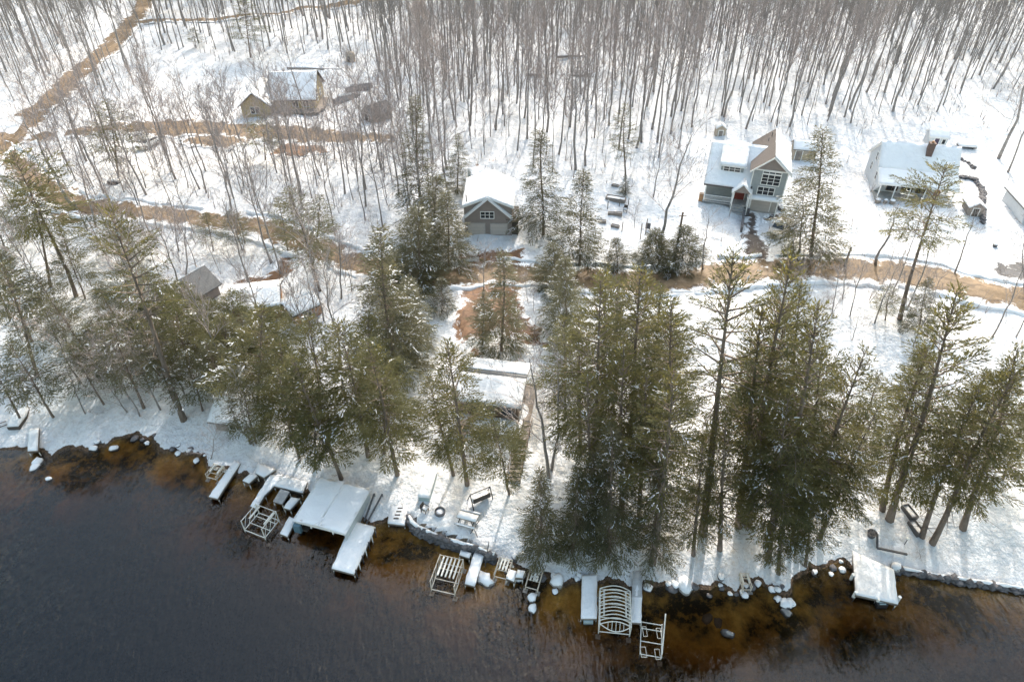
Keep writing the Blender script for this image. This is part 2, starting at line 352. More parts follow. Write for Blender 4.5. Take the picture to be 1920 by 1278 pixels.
ground = structure(link('ground', np_mesh('ground', verts, faces, [ground_mat()], smooth=True)))
w = MB(); w.box(-1500, 1500, -1500, 75, -12, 0)
water = structure(w.build('lake_water', M_WATER))

from mathutils import noise as mnoise
def inside(poly, x, y):
    c = np.zeros(x.shape, bool); n = len(poly)
    for i in range(n):
        x1, y1 = poly[i]; x2, y2 = poly[(i+1) % n]
        k = (y1 > y) != (y2 > y)
        with np.errstate(divide='ignore', invalid='ignore'): xi = (x2-x1)*(y-y1)/(y2-y1)+x1
        c ^= k & (x < xi)
    return c
def jag(x, y, s=0):
    return .5*np.sin(1.9*x+.7*y+s)+.4*np.sin(-1.1*x+2.3*y+1+s)+.35*np.sin(3.7*x-1.3*y+2*s)+.3*np.sin(1.2*x+4.4*y)
def patch_from_mask(name, mask, gx, gy, mat, lift=.05):
    k = np.argwhere(mask); idx = {}; vs = []; fs = []
    def vid(j, i):
        if (j, i) not in idx:
            idx[(j, i)] = len(vs); x, y = gx[i], gy[j]; vs.append((x, y, gz(x, y)+lift))
        return idx[(j, i)]
    for j, i in k: fs.append((vid(j, i), vid(j, i+1), vid(j+1, i+1), vid(j+1, i)))
    vs = np.array(vs); cnt = {}
    for f in fs:
        for a, b in zip(f, f[1:]+f[:1]): e = (min(a, b), max(a, b)); cnt[e] = cnt.get(e, 0)+1
    nb = {}
    for (a, b), c in cnt.items():
        if c == 1: nb.setdefault(a, []).append(b); nb.setdefault(b, []).append(a)
    for _ in range(4):                     # round off the stepped outline
        new = vs.copy()
        for a, l in nb.items(): new[a, :2] = .4*vs[a, :2]+.6*np.mean([vs[b, :2] for b in l], 0)
        vs = new
    for a in nb: vs[a, 2] = gz(vs[a, 0], vs[a, 1])+lift*.55
    adj = {}
    for f in fs:
        for a, b in zip(f, f[1:]+f[:1]): adj.setdefault(a, []).append(b)
    dist = np.full(len(vs), 99.); cur = list(nb)
    for a in cur: dist[a] = 0
    st = gx[1]-gx[0]
    while cur:
        nx_ = []
        for a in cur:
            for b in adj.get(a, []):
                if dist[b] > dist[a]+st: dist[b] = dist[a]+st; nx_.append(b)
        cur = nx_
    me = np_mesh(name, vs, np.array(fs), [mat], smooth=True); at_ = me.attributes.new('inner', 'FLOAT', 'POINT'); at_.data.foreach_set('value', np.clip(dist/1.3, 0, 1).astype(np.float32)); at2 = me.attributes.new('edge_dist', 'FLOAT', 'POINT'); at2.data.foreach_set('value', np.minimum(dist, 20).astype(np.float32))
    o = link(name, me); return structure(o)
ROADPTS = []
def road(name, pxs, width, mat, step=.4, lift=.06):
    pts = np.array([G(u, v)[:2] for u, v in pxs]); out = []
    # smooth resample
    seg = [0]
    for i in range(1, len(pts)): seg.append(seg[-1]+np.hypot(*(pts[i]-pts[i-1])))
    s = np.arange(0, seg[-1], 1.0); cx = np.interp(s, seg, pts[:, 0]); cy = np.interp(s, seg, pts[:, 1])
    kk = np.ones(5)/5; cx = np.convolve(np.pad(cx, 2, mode='edge'), kk, 'valid'); cy = np.convolve(np.pad(cy, 2, mode='edge'), kk, 'valid')
    wd = np.interp(s, seg, width) if not np.isscalar(width) else np.full(len(s), width)
    ROADPTS.append(np.stack([cx, cy, wd], 1))
    gx = np.arange(cx.min()-5, cx.max()+5, step); gy = np.arange(cy.min()-5, cy.max()+5, step)
    X, Y = np.meshgrid(gx[:-1]+step/2, gy[:-1]+step/2); D = np.full(X.shape, 99.)
    for a, b, ww in zip(cx, cy, wd):
        i0, i1 = np.searchsorted(gx, [a-6, a+6]); j0, j1 = np.searchsorted(gy, [b-6, b+6])
        sl = (slice(j0, j1), slice(i0, i1))
        D[sl] = np.minimum(D[sl], np.hypot(X[sl]-a, Y[sl]-b)-ww/2)
    return patch_from_mask(name, D+jag(X, Y)*.45 < 0, gx, gy, mat, lift)
def patch(name, pxs, mat, step=.35, lift=.07, j=.45):
    poly = [tuple(G(u, v)[:2]) for u, v in pxs]; a = np.array(poly)
    gx = np.arange(a[:, 0].min()-1, a[:, 0].max()+1, step); gy = np.arange(a[:, 1].min()-1, a[:, 1].max()+1, step)
    X, Y = np.meshgrid(gx[:-1]+step/2, gy[:-1]+step/2)
    return patch_from_mask(name, inside(poly, X+jag(X, Y)*j, Y+jag(Y, X, 2)*j), gx, gy, mat, lift)
road('lake_road', [(2000,572),(1920,560),(1850,546),(1780,528),(1700,512),(1600,503),(1500,502),(1400,508),(1330,516),(1270,526),(1200,530),(1100,526),(1000,516),(930,510),(860,520),(790,524),(700,505),(620,475),(560,450),(500,428),(440,418),(380,412),(300,402),(200,392),(140,385),(85,352),(20,300),(-30,268)], [5.6]*12+[5.0]*6+[5.0]*10, M_ROAD, .4, .10)
def bank(name, rd, r0, r1, seed):
    r_ = random.Random(seed); m = MB()
    for side in (-1, 1):
        run = []
        for i in range(2, len(rd)-2):
            t = rd[i+1, :2]-rd[i-1, :2]; t = t/np.hypot(*t); n = np.array([-t[1], t[0]])*side; c = rd[i, :2]+n*(rd[i, 2]/2+.35+r_.uniform(-.2, .3))
            near = len(ROADPTS) > 1 and any(np.min(np.hypot(q[:, 0]-c[0], q[:, 1]-c[1])-q[:, 2]/2) < .5 for q in ROADPTS if q is not rd)
            if near or r_.random() < .07: 
                if len(run) > 2: m.path([p for p, _ in run], [q for _, q in run], 7)
                run = []
            else: run.append(((c[0], c[1], gz(*c)+r_.uniform(-.06, .12)), r_.uniform(r0, r1)))
        if len(run) > 2: m.path([p for p, _ in run], [q for _, q in run], 7)
    return structure(m.build(name, M_SNOW, None, True))
bank('snow_bank', ROADPTS[0], .18, .5, 4)
road('forest_road', [(-60,330),(0,272),(50,228),(90,195),(150,140),(195,98),(230,62),(258,28),(275,-5),(290,-40)], [7.5,7.5,7,6.5,6.2,6.2,6,5.5,5.5,5.5], M_ROAD, .6, .30)
road('branch_road', [(245,45),(330,39),(440,34),(560,17),(700,2),(800,-15)], 3.6, M_ROAD, .6, .30)
road('house_drive', [(60,262),(120,252),(180,244),(250,238),(340,240),(430,244),(520,247),(600,256),(700,258),(745,262)], [3.5,3.5,3.5,4.5,6.2,6.5,6.2,5.5,4,3], M_ROAD, .5, .16)
patch('bare_ground_by_drive', [(335,262),(430,252),(480,262),(425,285),(350,275)], M_ROAD, .4, .18)
patch('bare_ground_under_trees', [(520,272),(600,270),(625,283),(560,296),(500,290)], M_DIRT, .4, .18)
patch('brown_clearing', [(842,644),(852,612),(862,570),(856,530),(856,478),(900,470),(985,466),(992,505),(978,560),(992,596),(1025,612),(1030,652),(960,642),(930,622),(900,642)], M_DIRT)
patch('grey_house_drive', [(1394,404),(1412,398),(1428,404),(1420,425),(1442,462),(1450,498),(1384,500),(1390,450)], M_GRAVEL, .3)
patch('drive_spur', [(1420,425),(1440,400),(1475,396),(1470,408),(1440,418)], M_GRAVEL, .3)
patch('leafy_dirt_patch', [(425,546),(450,522),(500,516),(522,488),(556,478),(548,515),(528,532),(470,536)], M_DIRT)
patch('bare_bank', [(884,648),(897,650),(903,664),(900,680),(888,678)], M_DIRT, .3)
patch('leaf_patch', [(884,318),(889,308),(905,309),(902,321),(890,323)], M_DIRT)
patch('leaf_patch', [(915,306),(918,297),(932,298),(930,304)], M_DIRT)
patch('dark_pavement', [(1845,512),(1870,490),(1925,485),(1990,500),(1990,545),(1900,525)], M_ASPH, .35, .07)
patch('bare_roadside', [(95,350),(150,345),(160,415),(110,430),(92,400)], M_ROAD)

# ------------------------------------------------------------------ trees: prototypes
def tube_np(pts, rs, n):
    m = MB(); m.path(pts, rs, n); return m
def conifer(seed, cb, H=20., R=3.2, full=False, psnow=.1, dens=1.0):
    r = np.random.RandomState(seed); pr = random.Random(seed)
    zb = cb*H; V = []; S = []; U = []; K = []
    tk = MB(); zz = np.linspace(-.6, H*.985, 10)
    zq = np.linspace(0, 1, 10); b1, b2, b3, b4 = [pr.uniform(-1, 1) for _ in range(4)]
    bx = .35*b1*np.sin(zq*3)+.12*b2*np.sin(zq*8); by = .35*b3*np.sin(zq*3)+.12*b4*np.sin(zq*8)
    axis = lambda z: np.array([np.interp(z, zz, bx), np.interp(z, zz, by), z])
    tk.path([axis(z) for z in zz], [max(.03, .25*(1-(z/H))**.85) if z > 0 else .31 for z in zz], 7)
    for _ in range(int(22*cb/.4)):       # dead snags below the crown
        z = pr.uniform(.2*zb, zb+1.5); a = pr.uniform(0, 6.28); L = pr.uniform(.6, 2.4); p = axis(z); q = p+np.array([math.cos(a)*L, math.sin(a)*L, -.12*L])
        tk.tube(p, q, .03, .012, 3, cap=False)
        for s in (.5, .8): e = p+(q-p)*s; tk.tube(e, e+np.array([pr.uniform(-.5,.5), pr.uniform(-.5,.5), pr.uniform(-.1,.3)]), .014, .006, 3, cap=False)
    z = zb; lop = [pr.uniform(.75, 1.2) for _ in range(6)]; az0 = pr.uniform(0, 6.28)
    while z < H*.985:
        t = (z-zb)/(H-zb)
        prof = (1-t)**.8*.94+.06 if full else min(1, .55+2.0*t)*(1-t**2.2)*.93+.08
        for j in range(pr.choice([3, 4, 4]) if not full else pr.choice([4, 5])):
            az0 += 2.4+pr.uniform(-.5, .5); az = az0; sec = lop[int((az % 6.283)/1.0472) % 6]
            L = R*prof*sec*pr.choice([pr.uniform(.5,.8), pr.uniform(.85,1.1), pr.uniform(1.0,1.3)])
            if L < .3: L = .3
            el = (rad(-6)+t*rad(52)) if full else (rad(8)+t**1.5*rad(52)); el += pr.uniform(-.14, .14)
            d = np.array([math.cos(az)*math.cos(el), math.sin(az)*math.cos(el), math.sin(el)])
            sd = np.array([-math.sin(az), math.cos(az), pr.uniform(-.25, .25)]); p0 = axis(z+pr.uniform(-.15, .15))
            drp = pr.uniform(.16, .34) if full else pr.uniform(.06, .22)
            at = lambda s: p0+d*L*s+np.array([0, 0, -drp*L*s*s+.08*L*s**4])
            tk.tube(p0, at(.5), .03+.013*L, .022, 3, cap=False); tk.tube(at(.5), at(.92), .022, .008, 3, cap=False)
            n = max(3, int(L*5.4*dens)); snowy = pr.random() < (.55 if full else .35)
            for i, s in enumerate(np.linspace(.18 if L < 1.2 else .3, 1, n)):
                side = 1 if i % 2 else -1; ang = rad(pr.uniform(38, 62)*(1-.55*s))*side
                tan = d*L+np.array([0, 0, -2*drp*L*s]); tan /= np.linalg.norm(tan)
                dd = tan*math.cos(ang)+sd*math.sin(ang); dd[2] -= pr.uniform(.0, .22)
                ll = (.40*L*(1-s)**.8+.30)*pr.uniform(.7, 1.2); m = max(3, int(ll/.058))
                f = np.linspace(.05, 1, m)[:, None]; q = at(s)+dd*f*ll; q[:, 2] -= (.12*ll*f*f)[:, 0]
                V.append(q+r.normal(0, .03, q.shape)); S.append(np.repeat(dd[None], m, 0)); K.append(np.full(m, .6 if snowy and pr.random() < psnow*(3.4 if s > .4 else 1.5) else .004))
        z += (.64 if not full else .54)*pr.uniform(.75, 1.3)*(1 if t < .75 else .6)
    q = np.concatenate(V); dv = np.concatenate(S); n = len(q); kk = np.concatenate(K)
    dv = dv+r.normal(0, .30, (n, 3))*np.array([1, 1, .7]); dv /= np.linalg.norm(dv, axis=1, keepdims=True)
    sv = np.cross(dv, np.array([0, 0, 1.])+r.normal(0, .38, (n, 3))); sv /= np.linalg.norm(sv, axis=1, keepdims=True)+1e-6
    sm = (r.rand(n) < kk).astype(int); ln = r.uniform(.15, .36, (n, 1)); ln[sm == 1] *= .8; wd = r.uniform(.018, .042, (n, 1)); q[sm == 1, 2] += .035
    mid = q+dv*ln*.45; mid[:, 2] -= .015
    vs = np.stack([q, mid+sv*wd, q+dv*ln, mid-sv*wd], 1).reshape(-1, 3)
    return vs, np.arange(4*n).reshape(n, 4), sm, tk
def conifer_proto(nm, seed, cb, needles, **kw):
    vs, fs, sm, tk = conifer(seed, cb, **kw)
    return np_mesh('crown', vs, fs, [needles, M_NSNOW], sm), tk.mesh('trunk', M_BARKP, True)
CP = {
 'pine': [conifer_proto('pine', 10+i, (.24,.32,.2,.36)[i], M_NEEDLE, psnow=.045) for i in range(4)],
 'high': [conifer_proto('high', 20+i, .55, M_NEEDLE, psnow=.04, R=3.6) for i in range(2)],
 'full': [conifer_proto('full', 30+i, .06, M_NEEDLEG, full=True, psnow=.06) for i in range(3)],
 'dark': [conifer_proto('dark', 40+i, .10, M_NEEDLED, full=True, psnow=.09) for i in range(2)],
 'thin': [conifer_proto('thin', 50+i, .30, M_NEEDLEG, psnow=.07, dens=.7) for i in range(3)],
}
def conifer_tree(kind, i, name, label, base, top_px, rpx, group=None, spin=None):
    b = G(*base); b[2] -= .05
    # height and lean so that the top stands where the photo shows it
    k = -(top_px[1]-639)/FOC; zt = (k*b[1]*cP-b[1]*sP)/(cP+k*sP)+CAMH; H = max(1.0, zt-b[2])
    d = b[1]*cP-(zt-CAMH)*sP; xt = (top_px[0]-960)*d/FOC; lean = math.atan2(xt-b[0], H); lean = max(-.35, min(.35, lean))
    mid = np.array([b[0], b[1], b[2]+H*.6]); Rw = 1.24*rpx/pxm(mid)
    cr, tk = CP[kind][i % len(CP[kind])]
    t = thing(name, label, 'tree', b, 0, group)
    sp = spin if spin is not None else RND.uniform(0, 6.28)
    t.rotation_euler = (Matrix.Rotation(lean, 3, 'Y') @ Matrix.Rotation(sp, 3, 'Z')).to_euler()
    t.scale = (Rw/3.2, Rw/3.2, H/20)
    o = link('trunk', tk, t); f = 1/max(.3, Rw/3.2)*max(.35, H/20)*(1.05 if H > 15 else 1); o.scale = (f, f, 1)
    link('crown', cr, t); return t

def hardwood(seed, H=20., cb=.5, spread=1.0, twigs=3, nb=15, wide=False):
    r = random.Random(seed); tk = MB(); cr = MB()
    n = 9; zz = [-.5]+[H*.93*i/(n-1) for i in range(1, n)]
    px = py = 0; pts = []
    for z in zz:
        pts.append((px, py, z)); px += r.uniform(-.22, .22); py += r.uniform(-.22, .22)
    rs = [.125*(1-.92*max(0, z)/H)+.012 for z in zz]; rs[0] = .16
    tk.path(pts, rs, 6)
    A = np.array(pts)
    def axis(z): return Vector((np.interp(z, A[:, 2], A[:, 0]), np.interp(z, A[:, 2], A[:, 1]), z))
    def limb(m, p, d, L, rr, depth):
        k = 4 if depth == 0 else 3; q = p.copy(); dd = d.copy(); ps = [q.copy()]
        for i in range(k):
            dd = (dd+Vector((r.uniform(-.22,.22), r.uniform(-.22,.22), r.uniform(-.05,.22)))).normalized()
            q = q+dd*L/k; ps.append(q.copy())
        m.path(ps, [rr*(1-.8*i/k)+.004 for i in range(k+1)], 3)
        if depth >= 2: return
        for j in range(5 if depth == 0 else twigs):
            s = r.uniform(.25, 1); i = min(k-1, int(s*k)); b = ps[i].lerp(ps[i+1], s*k-i)
            a = dd.orthogonal().normalized(); a.rotate(Quaternion(dd, r.uniform(0, 6.28)))
            nd = (dd*.75+a*r.uniform(.45, .8)+Vector((0,0,.25))).normalized()
            limb(m, b, nd, L*r.uniform(.35, .6), max(.014, rr*.5), depth+1)
    for j in range(nb):
        t = j/(nb-1); z = H*(cb+(.93-cb)*t**.9)*r.uniform(.97, 1.01); az = j*2.4+r.uniform(-.6, .6)
        inc = rad(r.uniform(28, 58) if not wide else r.uniform(40, 72))*spread*(1-.35*t)
        d = Vector((math.sin(inc)*math.cos(az), math.sin(inc)*math.sin(az), math.cos(inc)))
        L = H*(.23-.12*t)*r.uniform(.7, 1.25)*(1.35 if wide else 1)
        limb(cr, axis(min(z, H*.92)), d, L, .055*(1-.5*t), 0)
    return tk.mesh('trunk', M_BARKH, True), cr.mesh('crown', M_TWIG)
HW = [hardwood(100+i, cb=RND.uniform(.38, .56), nb=17, twigs=4) for i in range(9)]
HWW = [hardwood(140+i, cb=RND.uniform(.28, .4), wide=True, nb=13, twigs=4) for i in range(4)]
HWB = [hardwood(160+i, cb=.12, wide=True, nb=22, twigs=5, spread=1.1) for i in range(3)]
def bare_tree(proto, name, label, b, H, spread=1.0, lean=(0, 0), group=None, cat='tree', girth=1.0, scale_xy=None):
    t = thing(name, label, cat, (b[0], b[1], b[2]-.03), 0, group); k = H/20
    t.scale = ((scale_xy or k*spread),)*2+(k,)
    t.rotation_euler = (Matrix.Rotation(lean[0], 3, 'Y') @ Matrix.Rotation(lean[1], 3, 'X') @ Matrix.Rotation(RND.uniform(0, 6.28), 3, 'Z')).to_euler()
    o = link('trunk', proto[0], t); o.scale = (girth, girth, 1); link('crown', proto[1], t); return t
def bare_px(proto, name, label, base, top_px, spread=1.0, group=None, girth=1.0):
    b = G(*base); k = -(top_px[1]-639)/FOC; zt = (k*b[1]*cP-b[1]*sP)/(cP+k*sP)+CAMH; H = max(1, zt-b[2])
    d = b[1]*cP-(zt-CAMH)*sP; xt = (top_px[0]-960)*d/FOC; lean = max(-.45, min(.45, math.atan2(xt-b[0], H)))
    return bare_tree(proto, name, label, b, H, spread, (lean, 0), group, 'tree', girth)
# ------------------------------------------------------------------ buildings
class Wall:                            # maps (along, out, up) on a wall plane to the building's own axes
    def __init__(s, side, at): s.side = side; s.at = at
    def box(s, m, a0, a1, n0, n1, z0, z1):
        if s.side == 'f': m.box(a0, a1, s.at-n1, s.at-n0, z0, z1)
        elif s.side == 'b': m.box(a0, a1, s.at+n0, s.at+n1, z0, z1)
        elif s.side == 'r': m.box(s.at+n0, s.at+n1, a0, a1, z0, z1)
        else: m.box(s.at-n1, s.at-n0, a0, a1, z0, z1)
def window(par, wl, a0, a1, z0, z1, cols=1, rows=1, fm=None, pm=None, name='window', ft=.09):
    f = MB(); t = ft
    wl.box(f, a0-t, a1+t, .003, .07, z1, z1+t); wl.box(f, a0-t, a1+t, .003, .09, z0-t, z0)
    wl.box(f, a0-t, a0, .003, .07, z0, z1); wl.box(f, a1, a1+t, .003, .07, z0, z1)
    for i in range(1, cols):
        c = a0+(a1-a0)*i/cols; wl.box(f, c-.04, c+.04, .012, .06, z0, z1)
    for i in range(1, rows):
        c = z0+(z1-z0)*i/rows; wl.box(f, a0, a1, .012, .055, c-.025, c+.025)
    o = f.build(name, fm or M_WHITE, par); p = MB(); wl.box(p, a0, a1, .002, .02, z0, z1); p.build('pane', pm or M_PANE, o); return o
def door(par, wl, a0, a1, z0, z1, m, name='door', trim=None):
    d = MB(); wl.box(d, a0, a1, .004, .05, z0, z1); o = d.build(name, m, par)
    f = MB(); t = .1
    wl.box(f, a0-t, a0, .003, .07, z0, z1+t); wl.box(f, a1, a1+t, .003, .07, z0, z1+t); wl.box(f, a0, a1, .003, .07, z1, z1+t)
    f.build('door_frame', trim or M_WHITE, o); return o
def slab(m, pts, t, mi=0):
    return m.prism([p[:2] for p in pts], [p[2] for p in pts], [p[2]+t for p in pts], mi)
def walls_gable(W, D, ze, zr, ridge='x', x0=0, y0=0, zb=-1.2, pos=.5):
    m = MB()
    if ridge == 'x':
        pr = [(y0, zb), (y0, ze), (y0+D*pos, zr), (y0+D, ze), (y0+D, zb)]
        vs = [(x0, a, b) for a, b in pr]+[(x0+W, a, b) for a, b in pr]
    else:
        pr = [(x0+W, zb), (x0+W, ze), (x0+W*pos, zr), (x0, ze), (x0, zb)]
        vs = [(a, y0, b) for a, b in pr]+[(a, y0+D, b) for a, b in pr]
    return m.add(vs, [(4,3,2,1,0), (5,6,7,8,9)]+[(i, (i+1) % 5, 5+(i+1) % 5, 5+i) for i in range(5)])
def roof_gable(par, W, D, ze, zr, ridge, rm, snow=(1, 1), x0=0, y0=0, o=.35, t=.14, st=.16, bare=0., name='roof'):
    r = MB(); s = MB(); e = .012
    if ridge == 'x':
        k = (zr-ze)/(D/2); lo = ze-k*o; yc = y0+D/2
        a = [(x0-o, y0-o, lo+e), (x0+W+o, y0-o, lo+e), (x0+W+o, yc, zr+e), (x0-o, yc, zr+e)]
        b = [(x0-o, yc+.002, zr+e), (x0+W+o, yc+.002, zr+e), (x0+W+o, y0+D+o, lo+e), (x0-o, y0+D+o, lo+e)]
    else:
        k = (zr-ze)/(W/2); lo = ze-k*o; xc = x0+W/2
        a = [(x0-o, y0-o, lo+e), (xc, y0-o, zr+e), (xc, y0+D+o, zr+e), (x0-o, y0+D+o, lo+e)]
        b = [(xc+.002, y0-o, zr+e), (x0+W+o, y0-o, lo+e), (x0+W+o, y0+D+o, lo+e), (xc+.002, y0+D+o, zr+e)]
    slab(r, a, t); slab(r, b, t); ro = r.build(name, rm, par)
    for on, q in zip(snow, (a, b)):
        if not on: continue
        c = np.mean(np.array(q), 0); q2 = [tuple(np.array(p)*.985+c*.015+np.array([0, 0, t+.004])) for p in q]
        if bare:                        # a strip along the ridge has slid clear
            up = [i for i in range(4) if q[i][2] > zr-.05]
            for i in up:
                j = [jj for jj in range(4) if jj not in up and abs(q[jj][0]-q[i][0]) < (.1 if ridge == 'x' else 99) and (abs(q[jj][1]-q[i][1]) < .1 or ridge == 'x')]
                q2[i] = tuple(np.array(q2[i])*(1-bare)+np.array(q2[j[0]])*bare)
        slab(s, q2, st)
    if s.v: s.build('roof_snow', M_ROOFSNOW, ro)
    return ro
def gable_house(name, label, cat, A, rz, W, D, ze, zr, ridge, wm, rm, snow=(1, 1), zb=-1.2, **kw):
    t = thing(name, label, cat, A, rz); walls_gable(W, D, ze, zr, ridge, zb=zb).build('wall', wm, t)
    t['_'] = 0; del t['_']
    roof_gable(t, W, D, ze, zr, ridge, rm, snow, **kw)
    c = np.array([A[0]+math.cos(rz)*W/2-math.sin(rz)*D/2, A[1]+math.sin(rz)*W/2+math.cos(rz)*D/2])
    KEEPB.append((c[0], c[1], max(W, D)*.62)); return t
KEEPB = []

# grey two storey house -------------------------------------------------
A = G(1317, 379); H = thing('grey_house', 'grey two storey house with white trimmed gable wing, red door and porch', 'house', A, rad(-17)); KEEPB.append((A[0]+6, A[1]+3, 8))
w = MB()
w.box(.15, 6.2, 1.7, 9.6, -1.2, 3.55); 
wa = w.build('wall', M_SIDEG, H); wa['label'] = 'grey siding wall behind the porch'
wg = walls_gable(4.8, 9.8, 6.2, 8.25, 'y', x0=6.15, y0=.1, zb=1.95); wg.build('wall', M_SIDEG, H)['label'] = 'grey siding of the tall gable wing'
g_ = MB(); g_.prism([(6.25, .04), (10.85, .04), (10.85, .098), (6.25, .098)], 6.22, [6.22]*4); 
tri = MB(); tri.add([(6.2,.06,6.25),(10.9,.06,6.25),(8.55,.06,8.2),(6.2,.096,6.25),(10.9,.096,6.25),(8.55,.096,8.2)], [(0,1,2),(5,4,3),(0,3,4,1),(1,4,5,2),(2,5,3,0)])
tri.build('gable_panel', M_SIDET, H)
tb = MB(); tb.box(6.12, 10.98, .0, .058, 6.12, 6.28); tb.box(6.12, 6.26, .02, .095, 2.2, 6.11); tb.box(10.84, 10.98, .02, .095, 2.2, 6.11); tb.build('trim_board', M_WHITE, H)
gbm = MB(); gbm.box(6.35, 10.7, .5, 9.0, -1.5, 1.94); gbm.build('garage_base', M_CONC, H)
door(H, Wall('f', .5), 6.9, 9.6, -.35, 1.7, M_DOORT, 'garage_door')
sk = MB(); slab(sk, [(6.1,-.75,1.85),(11.0,-.75,1.85),(11.0,.02,2.1),(6.1,.02,2.1)], .1); sko = sk.build('skirt_roof', M_WHITE, H)
ss = MB(); slab(ss, [(6.12,-.72,1.955),(10.98,-.72,1.955),(10.98,.015,2.205),(6.12,.015,2.205)], .16); ss.build('roof_snow', M_ROOFSNOW, sko)
for x in (6.6, 10.4): pst = MB(); pst.box(x, x+.15, -.65, -.5, -.6, 1.86); pst.build('post', M_WHITE, H)
WF = Wall('f', .1)
window(H, WF, 7.55, 10.0, 4.05, 5.55, 3, 3); window(H, Wall('f', .1), 7.55, 10.0, 5.75, 6.0, 3, 1)
window(H, WF, 7.35, 9.6, 2.45, 3.6, 3, 2)
# wing roof: left slope bare brown shingles, right slope snow
r = MB(); k = (8.25-6.2)/2.4
slab(r, [(5.7,-.35,6.2-k*.45+.01),(8.55,-.35,8.26),(8.55,10.3,8.26),(5.7,10.3,6.2-k*.45+.01)], .15); slab(r, [(8.552,-.35,8.26),(11.4,-.35,6.2-k*.45+.01),(11.4,10.3,6.2-k*.45+.01),(8.552,10.3,8.26)], .15)
rw = r.build('roof', M_SHINGB, H); rw['label'] = 'brown shingle roof of the wing, bare on its left slope'
s = MB(); slab(s, [(8.6,-.3,8.26+.155),(11.35,-.3,6.2-k*.42+.165),(11.35,10.25,6.2-k*.42+.165),(8.6,10.25,8.26+.155)], .17); s.build('roof_snow', M_ROOFSNOW, rw)
s = MB(); s.tube((8.1,8.2,7.9),(8.1,8.2,8.75),.06,n=6); s.tube((7.7,7.2,7.6),(7.7,7.2,8.2),.05,n=6); s.build('vent_pipe', M_DKGREY, rw)
fa = MB()
for sx, ex in ((5.68, 8.55), (11.42, 8.55)):
    d = np.array([ex-sx, 8.26-(6.2-k*.45)]); 
    fa.add([(sx,-.40,6.2-k*.45-.1),(ex,-.40,8.16),(ex,-.40,8.42),(sx,-.40,6.2-k*.45+.16),(sx,-.353,6.2-k*.45-.1),(ex,-.353,8.16),(ex,-.353,8.42),(sx,-.353,6.2-k*.45+.16)], [(0,1,2,3),(7,6,5,4),(0,4,5,1),(3,2,6,7),(0,3,7,4),(1,5,6,2)])
fa.build('rake_board', M_WHITE, rw)
# main roof, front and back slopes, running under the wing roof
r = MB(); slab(r, [(-.3,-.35,2.95),(6.4,-.35,2.95),(8.2,5.1,7.45),(-.3,5.1,7.45)], .14); slab(r, [(-.3,5.102,7.45),(8.2,5.102,7.45),(6.4,10.2,3.1),(-.3,10.2,3.1)], .14)
rm_ = r.build('roof', M_SHINGB, H)
s = MB(); slab(s, [(-.26,-.3,3.145),(6.2,-.3,3.145),(7.9,5.05,7.56),(-.26,5.05,7.56)], .16); slab(s, [(-.26,5.1,7.6),(7.9,5.1,7.6),(6.3,10.1,3.3),(-.26,10.1,3.3)], .16); s.build('roof_snow', M_ROOFSNOW, rm_)
gl = MB(); gl.add([(.16,.0,2.95),(.16,5.1,7.4),(.16,9.6,3.5),(.16,1.7,2.9),(.3,.0,2.95),(.3,5.1,7.4),(.3,9.6,3.5),(.3,1.7,2.9)], [(0,3,2,1),(4,5,6,7),(0,1,5,4),(1,2,6,5)]); gl.build('gable_end', M_SIDEG, H)
# dormer
d = MB(); d.prism([(1.7,1.5),(4.9,1.5),(4.9,4.9),(1.7,4.9)], 3.9, [5.72,5.72,7.4,7.4]); dm = d.build('dormer', M_SIDEG, H)
d = MB(); slab(d, [(1.4,1.15,5.55),(5.2,1.15,5.55),(5.2,5.0,7.5),(1.4,5.0,7.5)], .13); d.build('dormer_roof', M_WHITE, dm)
d = MB(); slab(d, [(1.43,1.18,5.70),(5.17,1.18,5.70),(5.17,5.1,7.66),(1.43,5.1,7.66)], .2); d.build('roof_snow', M_ROOFSNOW, dm)
window(H, Wall('f', 1.5), 2.1, 4.4, 4.75, 5.45, 3, 2)
# porch
p = MB(); p.box(-.1, 6.25, -.2, 1.7, .25, .42); p.box(0, .12, -.1, 1.6, -1, .25); p.box(3.9, 4.0, -.1, .1, -1, .25); p.build('porch_floor', M_FLOOR, H)
for x in (0, 3.95, 6.2): q = MB(); q.box(x, x+.16, -.15, .01, .42, 2.95); q.build('porch_post', M_WHITE, H)
q = MB(); q.box(.16, 3.95, -.1, -.04, 1.3, 1.38); q.box(.16, 3.95, -.1, -.04, .6, .66)
for i in range(26): q.box(.3+i*.14, .335+i*.14, -.09, -.05, .66, 1.3)
q.build('railing', M_WHITE, H)
window(H, Wall('f', 1.7), 2.0, 3.9, 2.55, 2.8, 3, 1); door(H, Wall('f', 1.7), 4.4, 5.8, .42, 2.4, M_RED)
q = MB()
for i in range(3): q.box(4.2, 6.0, -1.2+i*.32, -.2, -.7+i*.33, -.4+i*.33)
q.build('steps', M_FLOOR, H)
pr = roof_gable(H, 2.5, 3.2, 2.9, 4.15, 'y', M_WHITE, (1, 1), x0=4.0, y0=-1.3, o=.2, t=.1, st=.14, name='portico_roof')
q = MB(); q.add([(4.0,-1.29,2.9),(6.5,-1.29,2.9),(5.25,-1.29,4.12),(4.0,-1.2,2.9),(6.5,-1.2,2.9),(5.25,-1.2,4.12)], [(0,1,2),(5,4,3),(0,3,4,1),(1,4,5,2),(2,5,3,0)]); q.build('portico_gable', M_SIDET, H)
for x in (4.05, 6.3): q = MB(); q.box(x, x+.16, -1.25, -1.09, -.5, 2.9); q.build('porch_post', M_WHITE, H)
